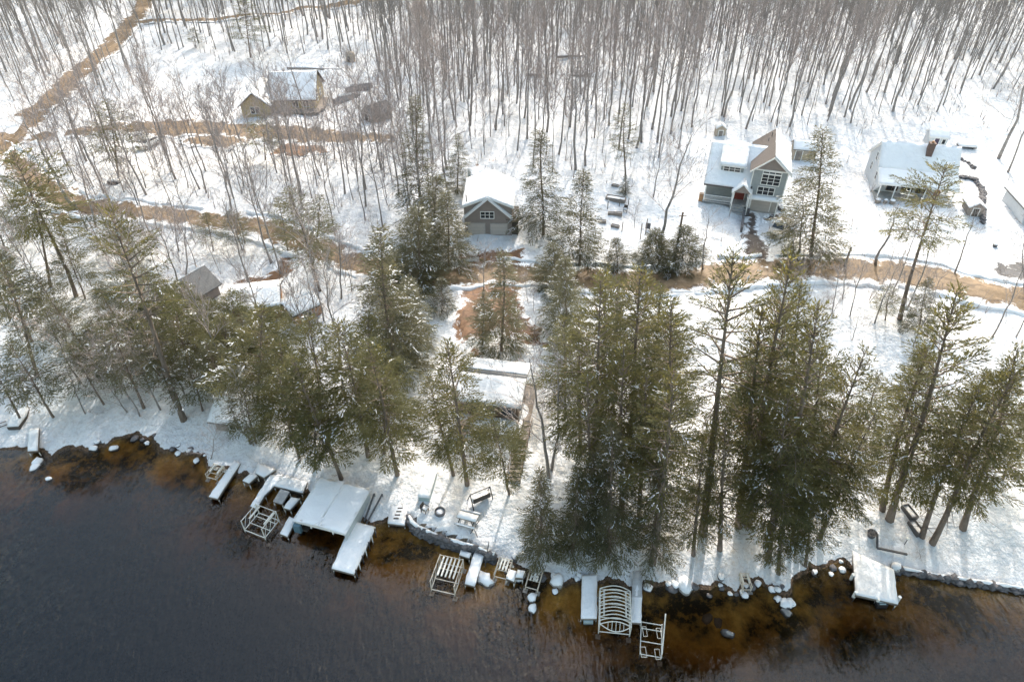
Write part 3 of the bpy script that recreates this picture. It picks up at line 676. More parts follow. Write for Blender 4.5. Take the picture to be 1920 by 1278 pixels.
q = MB(); q.box(6.3, 6.9, -1.2, -.9, -1.2, .5); q.prism([(5.9,-6),(6.2,-6),(6.3,-1.2),(6.0,-1.2)], -1, [.05,.05,.3,.3]); q.build('retaining_wall', M_STONE, H)

# white house ------------------------------------------------------------
A = G(1640, 373); H = thing('white_house', 'pale grey house with a long snow covered roof, brick chimney and open front porch', 'house', A, rad(-13)); KEEPB.append((A[0]+6, A[1]+4, 8.5))
m = MB(); pr = [(2.4,-1.2),(2.4,3.6),(5.3,6.85),(10.2,3.2),(10.2,-1.2)]; W = 10.6
m.add([(.15,a,b) for a,b in pr]+[(W-.15,a,b) for a,b in pr], [(4,3,2,1,0),(5,6,7,8,9)]+[(i,(i+1)%5,5+(i+1)%5,5+i) for i in range(5)]); m.build('wall', M_SIDEW, H)
m = MB(); m.add([(.15,.1,2.5),(.15,2.39,3.6),(.15,2.39,.3),(.27,.1,2.5),(.27,2.39,3.6),(.27,2.39,.3),(.15,.1,2.2),(.27,.1,2.2)], [(0,6,2,1),(3,4,5,7),(0,1,4,3),(6,7,5,2)]); m.build('wall', M_SIDEW, H)['label'] = 'pale side panel of the porch'
r = MB(); slab(r, [(-.3,-.3,2.5),(W+.3,-.3,2.5),(W+.3,2.5,3.75),(-.3,2.5,3.75)], .13); slab(r, [(-.3,2.502,3.75),(W+.3,2.502,3.75),(W+.3,5.3,6.9),(-.3,5.3,6.9)], .13); slab(r, [(-.3,5.302,6.9),(W+.3,5.302,6.9),(W+.3,10.6,2.95),(-.3,10.6,2.95)], .13)
ro = r.build('roof', M_WHITE, H)
s = MB(); slab(s, [(-.27,-.27,2.65),(W+.27,-.27,2.65),(W+.27,2.5,3.89),(-.27,2.5,3.89)], .18); slab(s, [(-.27,2.502,3.89),(W+.27,2.502,3.89),(W+.27,5.27,7.04),(-.27,5.27,7.04)], .15); slab(s, [(-.27,5.35,7.0),(W+.27,5.35,7.0),(W+.27,10.55,3.1),(-.27,10.55,3.1)], .16); s.build('roof_snow', M_ROOFSNOW, ro)
c = MB(); c.box(6.0,6.85,4.0,4.8,4.8,7.6); c.box(5.94,6.91,3.94,4.86,7.6,7.75); co_ = c.build('chimney', M_BRICK, H); c = MB(); c.tube((6.42,4.4,7.75),(6.42,4.4,8.0),.17,n=8); c.build('flue', M_WOODO, co_)
p = MB(); p.box(-.1,W+.1,-.3,2.39,.0,.3); p.build('porch_floor', M_CONC, H)
for x in (.1,2.2,4.3,6.4,8.5,10.3): q = MB(); q.box(x,x+.14,-.15,-.01,.3,2.56); q.build('porch_post', M_WHITE, H)
for a in (2.6,4.7,6.8): window(H, Wall('f',2.4), a-.75, a+.75, .6, 2.5, 2, 1, fm=M_WOODB)
door(H, Wall('f',2.4), 8.6, 9.5, .32, 2.4, M_RED)
for a,z in ((4.6,4.2),(6.3,3.6),(3.6,1.6),(7.5,1.5)): window(H, Wall('l',.15), a-.4, a+.4, z, z+1.2, 1, 2)
for u,v in ((1645,380),(1659,381),(1672,382)):
    b = thing('planter_tub', {1645:'left snow topped tub in front of the white house porch',1659:'small middle tub in front of the white house porch',1672:'right snow topped tub in front of the white house porch'}[u], 'planter', G(u,v))
    m = MB(); sz = .42 if u != 1659 else .3; m.lathe([(sz*.8,-.1),(sz,.1),(sz,.5),(sz*1.05,.55)], 14); m.build('tub', M_WOOD, b); m = MB(); m.lathe([(sz*.96,.552),(sz*.8,.68),(sz*.3,.74)], 14); m.build('snow_cap', M_SNOW, b, True)
# shed behind the white house
H = gable_house('garden_shed', 'small pale shed with dark door behind the white house', 'shed', G(1737,275), rad(-13), 2.9, 2.6, 1.75, 2.5, 'x', M_SIDEW, M_WHITE, o=.15)
door(H, Wall('f',0), .9, 1.6, 0, 1.6, M_PURP); window(H, Wall('f',0), 2.1, 2.6, .7, 1.5, 1, 1)
b = thing('flat_trailer', 'low flat trailer buried under snow beside the pale shed', 'trailer', G(1797,280), rad(-10)); m = MB(); m.box(0,2.8,0,1.5,.3,.5); m.box(.4,.6,.1,1.4,-.3,.3); m.box(2.2,2.4,.1,1.4,-.3,.3); m.build('bed', M_DKGREY, b); m = MB(); m.box(-.02,2.82,-.02,1.52,.504,.85); m.build('snow_cap', M_SNOW, b)
H = gable_house('wood_shed', 'small wooden shed with snowy roof right of the white house', 'shed', G(1813,404), rad(-10), 1.9, 2.6, 1.3, 1.9, 'y', M_WOOD, M_WOOD, o=.25); door(H, Wall('f',0), .5, 1.3, 0, 1.2, M_WOODD)
H = gable_house('stair_house', 'pale house cut off by the right edge with an outside stair', 'house', G(1914,420), rad(-8), 7, 7, 2.2, 3.6, 'y', M_SIDEW, M_SHINGG, snow=(1,1)); 
m = MB()
for i in range(9): m.box(.9,2.1,-2.7+i*.28,-2.42+i*.28,-.2+i*.2,-.12+i*.2)
m.box(.82,.9,-2.7,0,1.2,1.28); m.box(2.1,2.18,-2.7,0,1.2,1.28); m.build('stair', M_WHITE, H); window(H, Wall('f',0), .9, 1.8, 1.9, 2.7, 1, 1)
# garage -------------------------------------------------------------------
A = G(872, 439); H = gable_house('garage', 'taupe two door garage with steep white edged gable and snow roof', 'garage', A, rad(-1.5), 6.7, 8.2, 4.35, 5.75, 'y', M_SIDET, M_WHITE, o=.3, st=.22)
door(H, Wall('f',0), .55, 2.85, 0, 1.75, M_DOORT, 'garage_door', M_CONC); door(H, Wall('f',0), 3.7, 6.0, 0, 1.75, M_DOORT, 'garage_door', M_CONC)
window(H, Wall('f',0), 2.35, 4.15, 2.65, 3.6, 3, 2)
q = MB()
for sx in (.15, 6.55):
    a = np.array([sx, 2.75]); b = np.array([3.35, 5.62]); d = (b-a)/np.linalg.norm(b-a); n = np.array([-d[1], d[0]])*(1 if sx < 3 else -1)
    P4 = [a, b, b+np.array([0,.42]), a+n*.32]; q.add([(p_[0],-.42,p_[1]) for p_ in P4]+[(p_[0],-.002,p_[1]) for p_ in P4], [(0,1,2,3),(7,6,5,4),(0,4,5,1),(1,5,6,2),(2,6,7,3),(3,7,4,0)])
q.build('snowy_rake', M_ROOFSNOW, H)
q = MB(); q.box(6.7,7.6,.3,5,-1,1.9); q.build('lean_to', M_WOODD, H); q = MB(); q.tube((.35,.6,4.3),(.35,.6,5.9),.08,n=8); q.build('vent_pipe', M_DKGREY, H)
b = thing('tarp_box', 'pale tarp covered box behind the left corner of the garage', 'box', G(884,340), rad(20)); m = MB(); m.prism([(0,0),(2.2,0),(2.2,1.8),(0,1.8)], -.3, [.9,.9,1.4,1.4]); m.build('box_body', M_TEAL, b); m = MB(); m.prism([(-.05,-.05),(2.25,-.05),(2.25,1.85),(-.05,1.85)], [.91,.91,1.41,1.41], [1.05,1.05,1.55,1.55]); m.build('snow_cap', M_SNOW, b)
# yellow house ---------------------------------------------------------------
H = gable_house('yellow_house', 'yellow sided house with a snow covered roof and front gable wing', 'house', G(511,209), rad(3), 8.3, 9.5, 2.4, 6.0, 'x', M_SIDEY, M_SHINGB, o=.5, bare=.03)
walls_gable(5.2, 6.5, 2.2, 4.3, 'y', x0=-4.9, y0=-2.6).build('wall', M_SIDEY, H)['label'] = 'yellow front gable wing'; roof_gable(H, 5.2, 8.5, 2.2, 4.3, 'y', M_SHINGB, (1,1), x0=-4.9, y0=-2.6, o=.45)
q = MB(); q.box(1.2,9.3,-2.0,-.02,.2,.4); q.box(8.35,9.9,-.02,6,.2,.4)
for i in range(9): q.box(1.2+i,1.3+i,-2,-1.9,-.6,1.2)
q.box(1.2,9.3,-2,-1.92,1.12,1.2); q.build('deck', M_WOOD, H)
for a in (2.2,4.6,6.6): window(H, Wall('f',0), a-.5, a+.5, .8, 1.9, 2, 1)
window(H, Wall('f',-2.6), -3.2, -1.6, .6, 1.8, 2, 1); window(H, Wall('r',8.3), 2.5, 3.5, 1, 2.2, 1, 2); window(H, Wall('r',8.3), 5.6, 6.6, 1, 2.2, 1, 2)
H = gable_house('grey_barn_shed', 'bare grey shingled shed right of the yellow house', 'shed', G(697,231), rad(42), 4.6, 3.2, 1.3, 2.6, 'x', M_WOOD, M_SHINGG, snow=(0,1), o=.2); door(H, Wall('l',0), 1.0, 2.2, 0, 1.3, M_WOODD)
def tarp_boat(label, A, rz, L, Wd, h):
    b = thing('covered_boat', label, 'boat', A, rz); m = MB(); n = 9
    for i in range(n):
        t = i/(n-1); ww = Wd/2*min(1, 1.15*(1-t**3)+.05); x = L*t; hh = h*(.75+.25*math.sin(t*3))
        m.v += [(x,-ww,0),(x,-ww,hh*.55),(x,0,hh),(x,ww,hh*.55),(x,ww,0)]
    for i in range(n-1):
        for j in range(4): m.f.append((i*5+j,(i+1)*5+j,(i+1)*5+j+1,i*5+j+1)); m.m.append(0)
    m.f += [(0,1,2,3,4),tuple((n-1)*5+j for j in (4,3,2,1,0))]; m.m += [0,0]; m.build('tarp_cover', M_TARP, b)
    s_ = MB(); s_.path([(L*t/6, 0, h*1.0) for t in range(1,6)], [.18,.25,.25,.2,.12], 6); s_.build('snow_ridge', M_SNOW, b, True)
    k = MB(); k.box(.3,L*.8,-.3,.3,-.4,-.002); k.build('trailer_frame', M_DKGREY, b); KEEPB.append((A[0], A[1], 3)); return b
tarp_boat('grey tarp covered boat beside the bare grey shed', G(628,196), rad(32), 5.2, 1.9, 1.5); tarp_boat('longer grey tarp covered boat farther up the slope', G(650,174), rad(30), 5.6, 1.7, 1.3)
b = thing('tan_box_blind', 'round tan bale like blind on the slope above the covered boats', 'blind', G(658,115)); m = MB(); m.lathe([(.95,-.3),(1.1,.4),(1.1,1.4),(.9,1.9),(.2,2.1)], 12); m.build('blind_body', M_TAN, b, True)
m = MB(); m.box(-.5,.1,-1.2,-1.05,.2,1.3); m.build('blind_door', M_WOODD, b)
# cabin by the lake -----------------------------------------------------------
H = gable_house('lake_cabin', 'brown cabin under a snowy roof with a bare ridge above the stone terrace', 'cabin', G(862,778), rad(-10), 6.3, 6.2, 2.5, 3.7, 'x', M_WOODB, M_SHINGG, o=.45, bare=.10)
for a in (1.2,3.2,5.1): window(H, Wall('f',0), a-.6, a+.6, .9, 1.9, 2, 1, fm=M_WOOD)
window(H, Wall('r',6.3), 2.6, 3.6, .9, 2.0, 1, 2)
q = MB(); q.box(-.3,6.9,-2.6,-.02,.2,.35); q.box(6.32,7.6,-2.6,5.8,.2,.35)
for i in range(8): q.box(-.3+i,-.2+i,-2.6,-2.5,-1.6,1.1)
q.box(-.3,6.9,-2.6,-2.52,1.02,1.1); q.build('deck', M_WOOD, H); q = MB(); q.box(-.25,6.85,-2.45,-.05,.355,.5); q.build('snow_layer', M_SNOW, H)
b = thing('wooden_stair', 'narrow wooden stair going down the slope beside the lake cabin', 'stair', (0,0,0)); p0, p1 = G(985,795), G(962,905); m = MB(); n = 14
for i in range(n):
    c = p0+(p1-p0)*(i+.5)/n; z = gz(c[0],c[1])+.25; m.box(c[0]-.65,c[0]+.65,c[1]-.16,c[1]+.16,z-.12,z)
m.build('tread', M_WOOD, b); 
for sx in (-.7,.7):
    m = MB(); m.path([(q_[0]+sx,q_[1],gz(q_[0],q_[1])+1.0) for q_ in [p0+(p1-p0)*t/5 for t in range(6)]], .045, 4)
    for t in range(6): q_ = p0+(p1-p0)*t/5; m.tube((q_[0]+sx,q_[1],gz(q_[0],q_[1])-.2),(q_[0]+sx,q_[1],gz(q_[0],q_[1])+1.0),.05,n=4)
    m.build('handrail', M_WOODB, b)
b = thing('gas_grill', 'black grill with snow on its lid behind the lake cabin', 'grill', G(928,703)); m = MB(); m.box(-.5,.5,-.32,.32,.45,.95); m.build('grill_body', M_BLACK, b); m = MB(); m.prism([(-.52,-.34),(.52,-.34),(.52,.34),(-.52,.34)], .954, [1.1,1.1,1.3,1.3]); m.build('lid', M_BLACK, b)
m = MB(); m.prism([(-.44,-.26),(.44,-.26),(.44,.3),(-.44,.3)], [1.14,1.14,1.3,1.3], [1.24,1.24,1.42,1.42]); m.build('snow_cap', M_SNOW, b)
for sx in (-.45,.4): 
    for sy in (-.28,.22): m = MB(); m.box(sx,sx+.06,sy,sy+.06,-.1,.45); m.build('leg', M_BLACK, b)
# cottages hidden in the left trees ---------------------------------------------
H = gable_house('orange_cottage', 'little orange brown cottage with a bright white roof among the left pines', 'cottage', G(556,612), rad(42), 3.6, 3.6, 1.7, 2.2, 'x', M_WOODO, M_WOODD, o=.3, st=.2); window(H, Wall('f',0), 1.2, 2.2, .5, 1.3, 2, 1)
H = gable_house('hidden_house', 'low house with a snowy roof mostly hidden behind the left pines', 'house', G(446,606), rad(12), 5.2, 5, 2.1, 3.1, 'x', M_WOODO, M_SHINGB, o=.4); window(H, Wall('f',0), 1.5, 2.9, .7, 1.7, 2, 1)
H = gable_house('grey_roof_house', 'house with one bare grey roof slope in the left woods', 'house', G(308,578), rad(-32), 4.2, 5.5, 2.2, 3.8, 'y', M_SIDET, M_SHINGG, snow=(1,0), o=.4); window(H, Wall('f',0), 1.8, 3.1, .8, 1.8, 2, 1)
H = gable_house('green_shed', 'grey green shed with snow on its roof in the left woods', 'shed', G(198,560), rad(-6), 2.5, 2.6, 1.25, 1.9, 'x', M_GREENS, M_SHINGG, o=.15); door(H, Wall('f',0), .8, 1.5, 0, 1.15, M_WOODD)
b = thing('snowed_boat_trailer', 'long snow buried boat trailer below the grey green shed', 'trailer', G(232,614), rad(10)); m = MB(); m.prism([(0,0),(1.7,0),(1.9,4.6),(1.0,5.6),(.1,4.6)], .25, .75); m.build('hull', M_DKGREY, b); m = MB(); m.prism([(.02,.02),(1.68,.02),(1.86,4.6),(1.0,5.5),(.14,4.6)], .754, [1.0,1.0,1.15,1.15,1.1]); m.build('snow_cap', M_SNOW, b); m = MB(); m.box(.1,1.6,1.5,1.9,-.3,.25); m.build('axle', M_BLACK, b)
b = thing('round_tank', 'snow capped round tank left of the grey green shed', 'tank', G(188,549)); m = MB(); m.lathe([(.55,-.3),(.62,.3),(.55,.8),(.2,1.0)], 14); m.build('tank_body', M_TARP, b, True); m = MB(); m.lathe([(.52,.86),(.4,1.02),(.1,1.12)], 14); m.build('snow_cap', M_SNOW, b, True)
b = thing('open_shelter', 'small open shelter with a flat snowy roof on posts at the left', 'shelter', G(128,652), rad(-3)); m = MB(); m.prism([(0,0),(2.5,0),(2.5,2.6),(0,2.6)], [1.9,1.9,2.3,2.3], [2.0,2.0,2.4,2.4]); m.build('roof', M_WOODD, b); m = MB(); m.prism([(.02,.02),(2.48,.02),(2.48,2.58),(.02,2.58)], [2.004,2.004,2.404,2.404], [2.18,2.18,2.58,2.58]); m.build('roof_snow', M_ROOFSNOW, b)
for x,y in ((.05,.05),(2.35,.05),(.05,2.4),(2.35,2.4)): m = MB(); m.box(x,x+.1,y,y+.1,-.5,1.9 if y < 1 else 2.3); m.build('post', M_WOOD, b)
m = MB(); m.box(.15,2.3,2.42,2.5,-.3,2.2); m.build('back_wall', M_WOODD, b); KEEPB.append((b.location.x+1, b.location.y+1, 3))
H = gable_house('shore_cottage', 'brown shore cottage with a snowy roof behind the broken pale tree', 'cottage', G(408,806), rad(-8), 5.0, 5.2, 1.7, 2.9, 'x', M_WOOD, M_SHINGG, o=.5); window(H, Wall('f',0), 1.6, 3.0, .4, 1.2, 2, 1)
# small sheds around the grey house
H = gable_house('mini_shed', 'tiny tan shed with a snow cap above the grey house roof', 'shed', G(1341,256), rad(-5), 1.7, 1.6, 1.3, 1.9, 'y', M_TAN, M_TAN, o=.12, st=.2); door(H, Wall('f',0), .5, 1.2, 0, 1.1, M_WOOD)
H = gable_house('tan_shed', 'tan board shed half hidden by the bushy conifer right of the grey house', 'shed', G(1484,300), rad(-12), 3.6, 3, 1.9, 2.7, 'x', M_TAN, M_SHINGG, o=.2); door(H, Wall('f',0), .4, 1.4, 0, 1.7, M_WOOD)
b = thing('propane_tank', 'small white tank by the tan shed', 'tank', G(1474,290), rad(60)); m = MB(); m.path([(-.75,0,.55),(-.65,0,.55),(.65,0,.55),(.75,0,.55)], [.2,.42,.42,.2], 12); m.build('tank_body', M_WHITE, b, True); m = MB(); m.box(-.4,-.3,-.3,.3,-.2,.16); m.box(.3,.4,-.3,.3,-.2,.16); m.build('stand', M_DKGREY, b)
b = thing('wood_crate', 'orange brown wooden crate at the left end of the grey house porch', 'crate', G(1309,377), rad(-17)); m = MB(); m.box(0,.75,0,.6,-.2,1.1); m.build('crate_body', M_WOODO, b); m = MB(); m.box(-.03,.78,-.03,.63,1.104,1.2); m.build('lid', M_WOODB, b)
for x,y,r in KEEPB: pass
# ------------------------------------------------------------------ docks and lake front
def posts(m_par, pts, ztop, r=.05, name='post', mat=None, pad=True, zmin=None):
    for x, y, *_ in pts:
        zb = gz(x, y) if zmin is None else zmin
        m = MB(); m.tube((x, y, zb-.15), (x, y, ztop), r, n=6); o = m.build(name, mat or M_ALU, m_par)
def dock(label, px, z, deck=M_WOOD, t=.14, snow=True, name='dock', snowmat=None, thick=.10, posth=0, postmat=None, frac=None):
    pts = [P(u, v, z) for u, v in px]; o = np.mean(pts, 0)
    b = thing(name, label, name.replace('_', ' '), (o[0], o[1], 0)); q = [(p[0]-o[0], p[1]-o[1]) for p in pts]
    a = sum(q[i][0]*q[(i+1) % len(q)][1]-q[(i+1) % len(q)][0]*q[i][1] for i in range(len(q)))
    if a < 0: q = q[::-1]
    m = MB(); m.prism(q, z-t, z); m.build('deck', deck, b)
    m = MB(); m.prism([(x*.985, y*.985) for x, y in q], z-t-.16, z-t-.003); m.build('stringer', M_WOODD, b)
    if snow:
        m = MB(); m.prism([(x*.99, y*.99) for x, y in q], z+.003, z+thick); m.build('snow_layer', snowmat or M_SNOW, b)
    for x, y in q:
        zb = gz(x+o[0], y+o[1]); m = MB(); m.tube((x*.95, y*.95, min(zb, z-.3)-.1), (x*.95, y*.95, z-t-.17), .055, n=6); m.build('post', postmat or M_ALU, b)
    return b, o
d, o = dock('first narrow dock from the left, snowy with a bare wet outer end', [(391,931),(408,935),(451,869),(440,862)], .5, snowmat=M_SNOWT)
d, o = dock('left snowy table platform on thin legs beside the first narrow dock', [(455,901),(467,906),(483,892),(471,886)], .75, thick=.12, name='platform'); d, o = dock('right snowy table platform on thin legs beside the U shaped dock', [(480,888),(495,895),(517,881),(485,868)], .75, thick=.16, name='platform')
d, o = dock('U shaped snowy dock left of the boathouse', [(469,949),(481,954),(496,929),(514,911),(568,924),(577,904),(531,890),(507,890)], .55, thick=.12, snowmat=M_SNOWT)
d, o = dock('grey slatted ramp inside the U shaped dock', [(512,939),(529,944),(543,921),(526,916)], .7, deck=M_FLOOR, snow=False, name='ramp'); d, o = dock('small snowy dock leaf between the ramp and the boathouse', [(532,952),(544,955),(563,935),(546,932)], .65)
d, o = dock('short narrow dock along the left wall of the boathouse', [(525,1000),(539,1006),(556,973),(543,968)], .45)
d, o = dock('wide snowy dock with bumper posts right of the boathouse', [(622,1066),(664,1077),(705,988),(660,976)], .6, thick=.13)
e0, e1 = P(664,1077,.6), P(705,988,.6)
for i in range(7):
    c = e0+(e1-e0)*(i+.3)/7-o; m = MB(); m.tube((c[0]+.1,c[1],-.3),(c[0]+.1,c[1],1.05),.06,n=6); m.build('bumper_post', M_WHITE if i % 2 else M_DKGREY, d)
d, o = dock('snowy landing platform with slotted steps right of the wide dock', [(727,981),(759,985),(765,949),(734,943)], .45, thick=.12, name='landing')
m = MB()
for i in range(4): m.box(-.35+.08*i,.15+.08*i,-.6+i*.4,-.45+i*.4,.555,.60)
m.build('step_slot', M_WOODD, d)
for lab, (a, c) in (('upper long dark rail lying on the snow right of the boathouse',((688,985),(718,931))),('thin bare pole lying on the snow left of the long dark rail',((684,980),(703,930)))):
    p0, p1 = G(*a), G(*c); b = thing('rail', lab, 'rail', (0,0,0)); m = MB(); m.tube((p0[0],p0[1],p0[2]+.35),(p1[0],p1[1],p1[2]+.45),.09 if 'dark' in lab else .035,n=6); m.build('rail_bar', M_DKGREY, b)
    for q_ in (p0, (p0+p1)/2, p1): m = MB(); m.tube((q_[0],q_[1],gz(q_[0],q_[1])-.2),(q_[0],q_[1],gz(q_[0],q_[1])+.4),.04,n=5); m.build('post', M_DKGREY, b)
d, o = dock('snowy dock with a stair at the right end of the stone terrace', [(871,1094),(890,1099),(908,1040),(889,1036)], .55, thick=.12)
m = MB(); p0 = P(898,1038,.5)-o; p1 = P(905,1024,1.1)-o
for i in range(4): c = p0+(p1-p0)*i/3; m.box(c[0]-.55,c[0]+.55,c[1]-.14,c[1]+.14,c[2]+.5+.15*i-.5,c[2]+.58+.15*i-.5)
m.build('stair', M_FLOOR, d); m = MB(); m.tube((p0[0]+.6,p0[1]-1,.4),(p1[0]+.6,p1[1],1.9),.04,n=5); m.tube((p0[0]+.6,p0[1]-1,.0),(p0[0]+.6,p0[1]-1,.4),.04,n=5); m.build('handrail', M_DKGREY, d)
dock('small snowy platform tucked under the terrace wall', [(861,1040),(880,1046),(884,1036),(864,1030)], .6, name='platform')
dock('left of two snowy table platforms by the snow capped boulder', [(949,1084),(964,1090),(969,1071),(953,1066)], .7, name='platform'); dock('right of two snowy table platforms by the snow capped boulder', [(966,1082),(980,1083),(985,1070),(971,1068)], .8, name='platform')
d, o = dock('wide flat snowy dock left of the arched canopy frame', [(1089,1160),(1119,1160),(1120,1076),(1091,1078)], .5, thick=.13)
m = MB()
for a, c in (((1093,1132),(1110,1132)),((1110,1132),(1109,1158)),((1099,1150),(1099,1159))):
    q0, q1 = P(*a,.66)-o, P(*c,.66)-o; m.tube(q0,q1,.025,n=4)
m.build('ladder', M_DKGREY, d); q0 = P(1103,1164,.2)-o; m = MB(); m.box(q0[0]-.4,q0[0]+.4,q0[1]-.15,q0[1]+.35,-.1,.3); m.build('end_step', M_TEAL, d)
d, o = dock('narrow snowy dock with a slatted inner ramp right of the arched canopy frame', [(1183,1167),(1202,1168),(1205,1070),(1186,1070)], .5, thick=.11)
m = MB(); a0, a1 = P(1194,1118,.6)-o, P(1196,1070,.6)-o
for i in range(22): c = a0+(a1-a0)*i/21; m.box(c[0]-.43,c[0]+.43,c[1]-.035,c[1]+.035,.585,.625)
m.build('slat', M_FLOOR, d); m = MB()
for u in (1189,1194,1199): q0, q1 = P(u,1069,.7)-o, P(u+.5,1053,1.2)-o; m.tube(q0,q1,.03,n=4)
m.build('ladder_rail', M_ALU, d)
d, o = dock('large square snowy dock at the right with a teal ladder box', [(1604,1115),(1684,1133),(1676,1068),(1598,1034)], .6, thick=.14)
q0 = P(1651,1130,.2)-o; m = MB(); m.box(q0[0]-.45,q0[0]+.45,q0[1]-.35,q0[1]+.1,-.1,.42); m.build('ladder_box', M_BLACK, d); m = MB()
for i in range(2): m.box(q0[0]-.25,q0[0]+.3,q0[1]-.28+i*.18,q0[1]-.18+i*.18,.424,.46)
m.build('ladder_rung', M_TEAL, d)
for u, v in ((1603,1113),(1598,1080),(1645,1126),(1685,1122)): q0 = P(u,v,.4)-o; m = MB(); m.tube((q0[0],q0[1],-.1),(q0[0],q0[1],.75),.14,n=8); m.build('bumper_post', M_WHITE, d)
d, o = dock('narrow snowy plank dock at the far left shore', [(52,846),(71,845),(73,802),(54,805)], .75, deck=M_WOODB, thick=.10)

# boat lifts: four legs with pads, bottom frame, bunk rails
def lift(label, fl, fr, L, h, z0=-.1, bunks=2, arch=0, mat=None, fz=0., rails=True, bl=None, low=0, under=False):
    A, B = P(*fl, fz), P(*fr, fz); A, rz, W = frame(A, B)
    if bl is not None: C = P(*bl, fz); L = float(-(C[0]-A[0])*math.sin(rz)+(C[1]-A[1])*math.cos(rz))
    b = thing('boat_lift', label, 'boat lift', (A[0], A[1], 0), rz); mt = mat or M_ALU; r = .042
    def g(x, y): return gz(A[0]+x*math.cos(rz)-y*math.sin(rz), A[1]+x*math.sin(rz)+y*math.cos(rz))
    for x in (0, W):
        for y in (0, L):
            zb = min(g(x, y), -.05) if not under else -1.0; m = MB(); m.tube((x,y,max(zb,-1.2)),(x,y,h),r*1.15,n=6); lg = m.build('leg', mt, b)
            m = MB(); m.box(x-.2,x+.2,y-.2,y+.2,max(zb,-1.2) if zb > -1.2 else -.05,max(zb,-1.2)+.08 if zb > -1.2 else .02); m.build('foot_pad', M_WHITE, lg)
    zl = .28+low; m = MB()
    for y in (0, L): m.tube((0,y,zl),(W,y,zl),r,n=5)
    for x in (0, W): m.tube((x,0,zl+.001),(x,L,zl+.001),r,n=5)
    m.build('base_frame', mt, b); zt = h-.08; m = MB()
    if rails:
        for x in (0, W):
            m.tube((x,0,zt),(x,L,zt),r*.9,n=5)
            for i in range(3): m.tube((x,L*i/3,zl),(x,L*(i+1)/3,zt),r*.55,n=4)
        m.tube((0,L,zt+.002),(W,L,zt+.002),r*.8,n=5); m.build('side_rail', mt, b)
    for i in range(bunks):
        x = W*(i+1)/(bunks+1) if bunks > 2 else (W*.14 if i == 0 else W*.86); m = MB(); m.box(x-.07,x+.07,L*.32,L*1.02,zt*.75+zl*.25,zt*.75+zl*.25+.12); m.build('bunk', M_ALU, b)
    for i in range(2): m = MB(); m.tube((0,L*(.38+.4*i),zl+.1),(W,L*(.38+.4*i),zl+.1),r*.9,n=5); m.build('cross_beam', mt, b)
    if arch:
        rise = .62
        for i in range(arch):
            y = L*i/(arch-1); m = MB(); pts = [(W*t/8, y-.0, h+rise*math.sin(math.pi*t/8)) for t in range(9)]; m.path(pts, .042, 5); m.build('canopy_rib', mt, b)
        m = MB(); m.path([(W*t/8,-.55*math.sin(math.pi*t/8),h+.02) for t in range(9)], .042, 5)
        for t in (2,3,4,5,6): m.tube((W*t/8,-.55*math.sin(math.pi*t/8),h+.02),(W*t/8,0,h+rise*math.sin(math.pi*t/8)),.025,n=4)
        m.tube((0,0,h),(0,L,h),.05,n=5); m.tube((W,0,h),(W,L,h),.05,n=5); m.build('canopy_frame', mt, b)
    return b
lift('white boat lift frame standing in open water left of the boathouse', (460,996), (498,1011), 3.4, 1.7, mat=M_ALU, bl=(497,968))
lift('weathered five bunk boat lift in front of the stone terrace', (809,1107), (853,1117), 4.0, 1.6, bunks=5, mat=M_ALUR, bl=(838,1060))
lift('boat lift with an arched white canopy frame between two docks', (1122,1186), (1180,1192), 5.6, 1.5, bunks=2, arch=11, bl=(1125,1120))
lift('low pale lift frame by the snow capped boulder', (927,1084), (951,1090), 1.7, .9, bunks=3, mat=M_ALUR, low=.1); lift('small tilted lift frame right of the table platforms', (985,1104), (1008,1110), 1.9, .7, bunks=3, mat=M_ALUR, low=.1)
lift('tiny pale frame beside the first narrow dock', (389,897), (408,902), 1.4, .8, bunks=2, mat=M_ALUR)
lift('half hidden frame under the pines at the water edge', (1391,1108), (1407,1108), 1.3, .8, bunks=2, mat=M_ALUR)
b = lift('low flooded frame lift at the outer end of the right narrow dock', (1200,1226), (1240,1233), 3.0, .22, rails=False, bunks=0, low=-.2, bl=(1203,1166), under=True)
A = b.matrix_basis
for (u0,v0,u1,v1) in ((1204,1174,1214,1192),(1230,1177,1241,1196),(1200,1212,1213,1231),(1227,1216,1239,1235)):
    c0, c1 = P(u0,v0,.18), P(u1,v1,.18); m = MB(); Ai = A.inverted(); q = [Ai @ Vector((x,y,.18)) for x, y in ((c0[0],c0[1]),(c1[0],c0[1]),(c1[0],c1[1]),(c0[0],c1[1]))]
    for i in range(4): m.tube(q[i],q[(i+1)%4],.035,n=4)
    m.build('foot_frame', M_ALUR, b)
Ai = A.inverted(); m = MB(); p0, p1 = Ai @ Vector(P(1248,1150,.9)), Ai @ Vector(P(1241,1226,.5)); m.tube(p0,p1,.06,n=5); m.build('guide_pole', M_ALU, b)

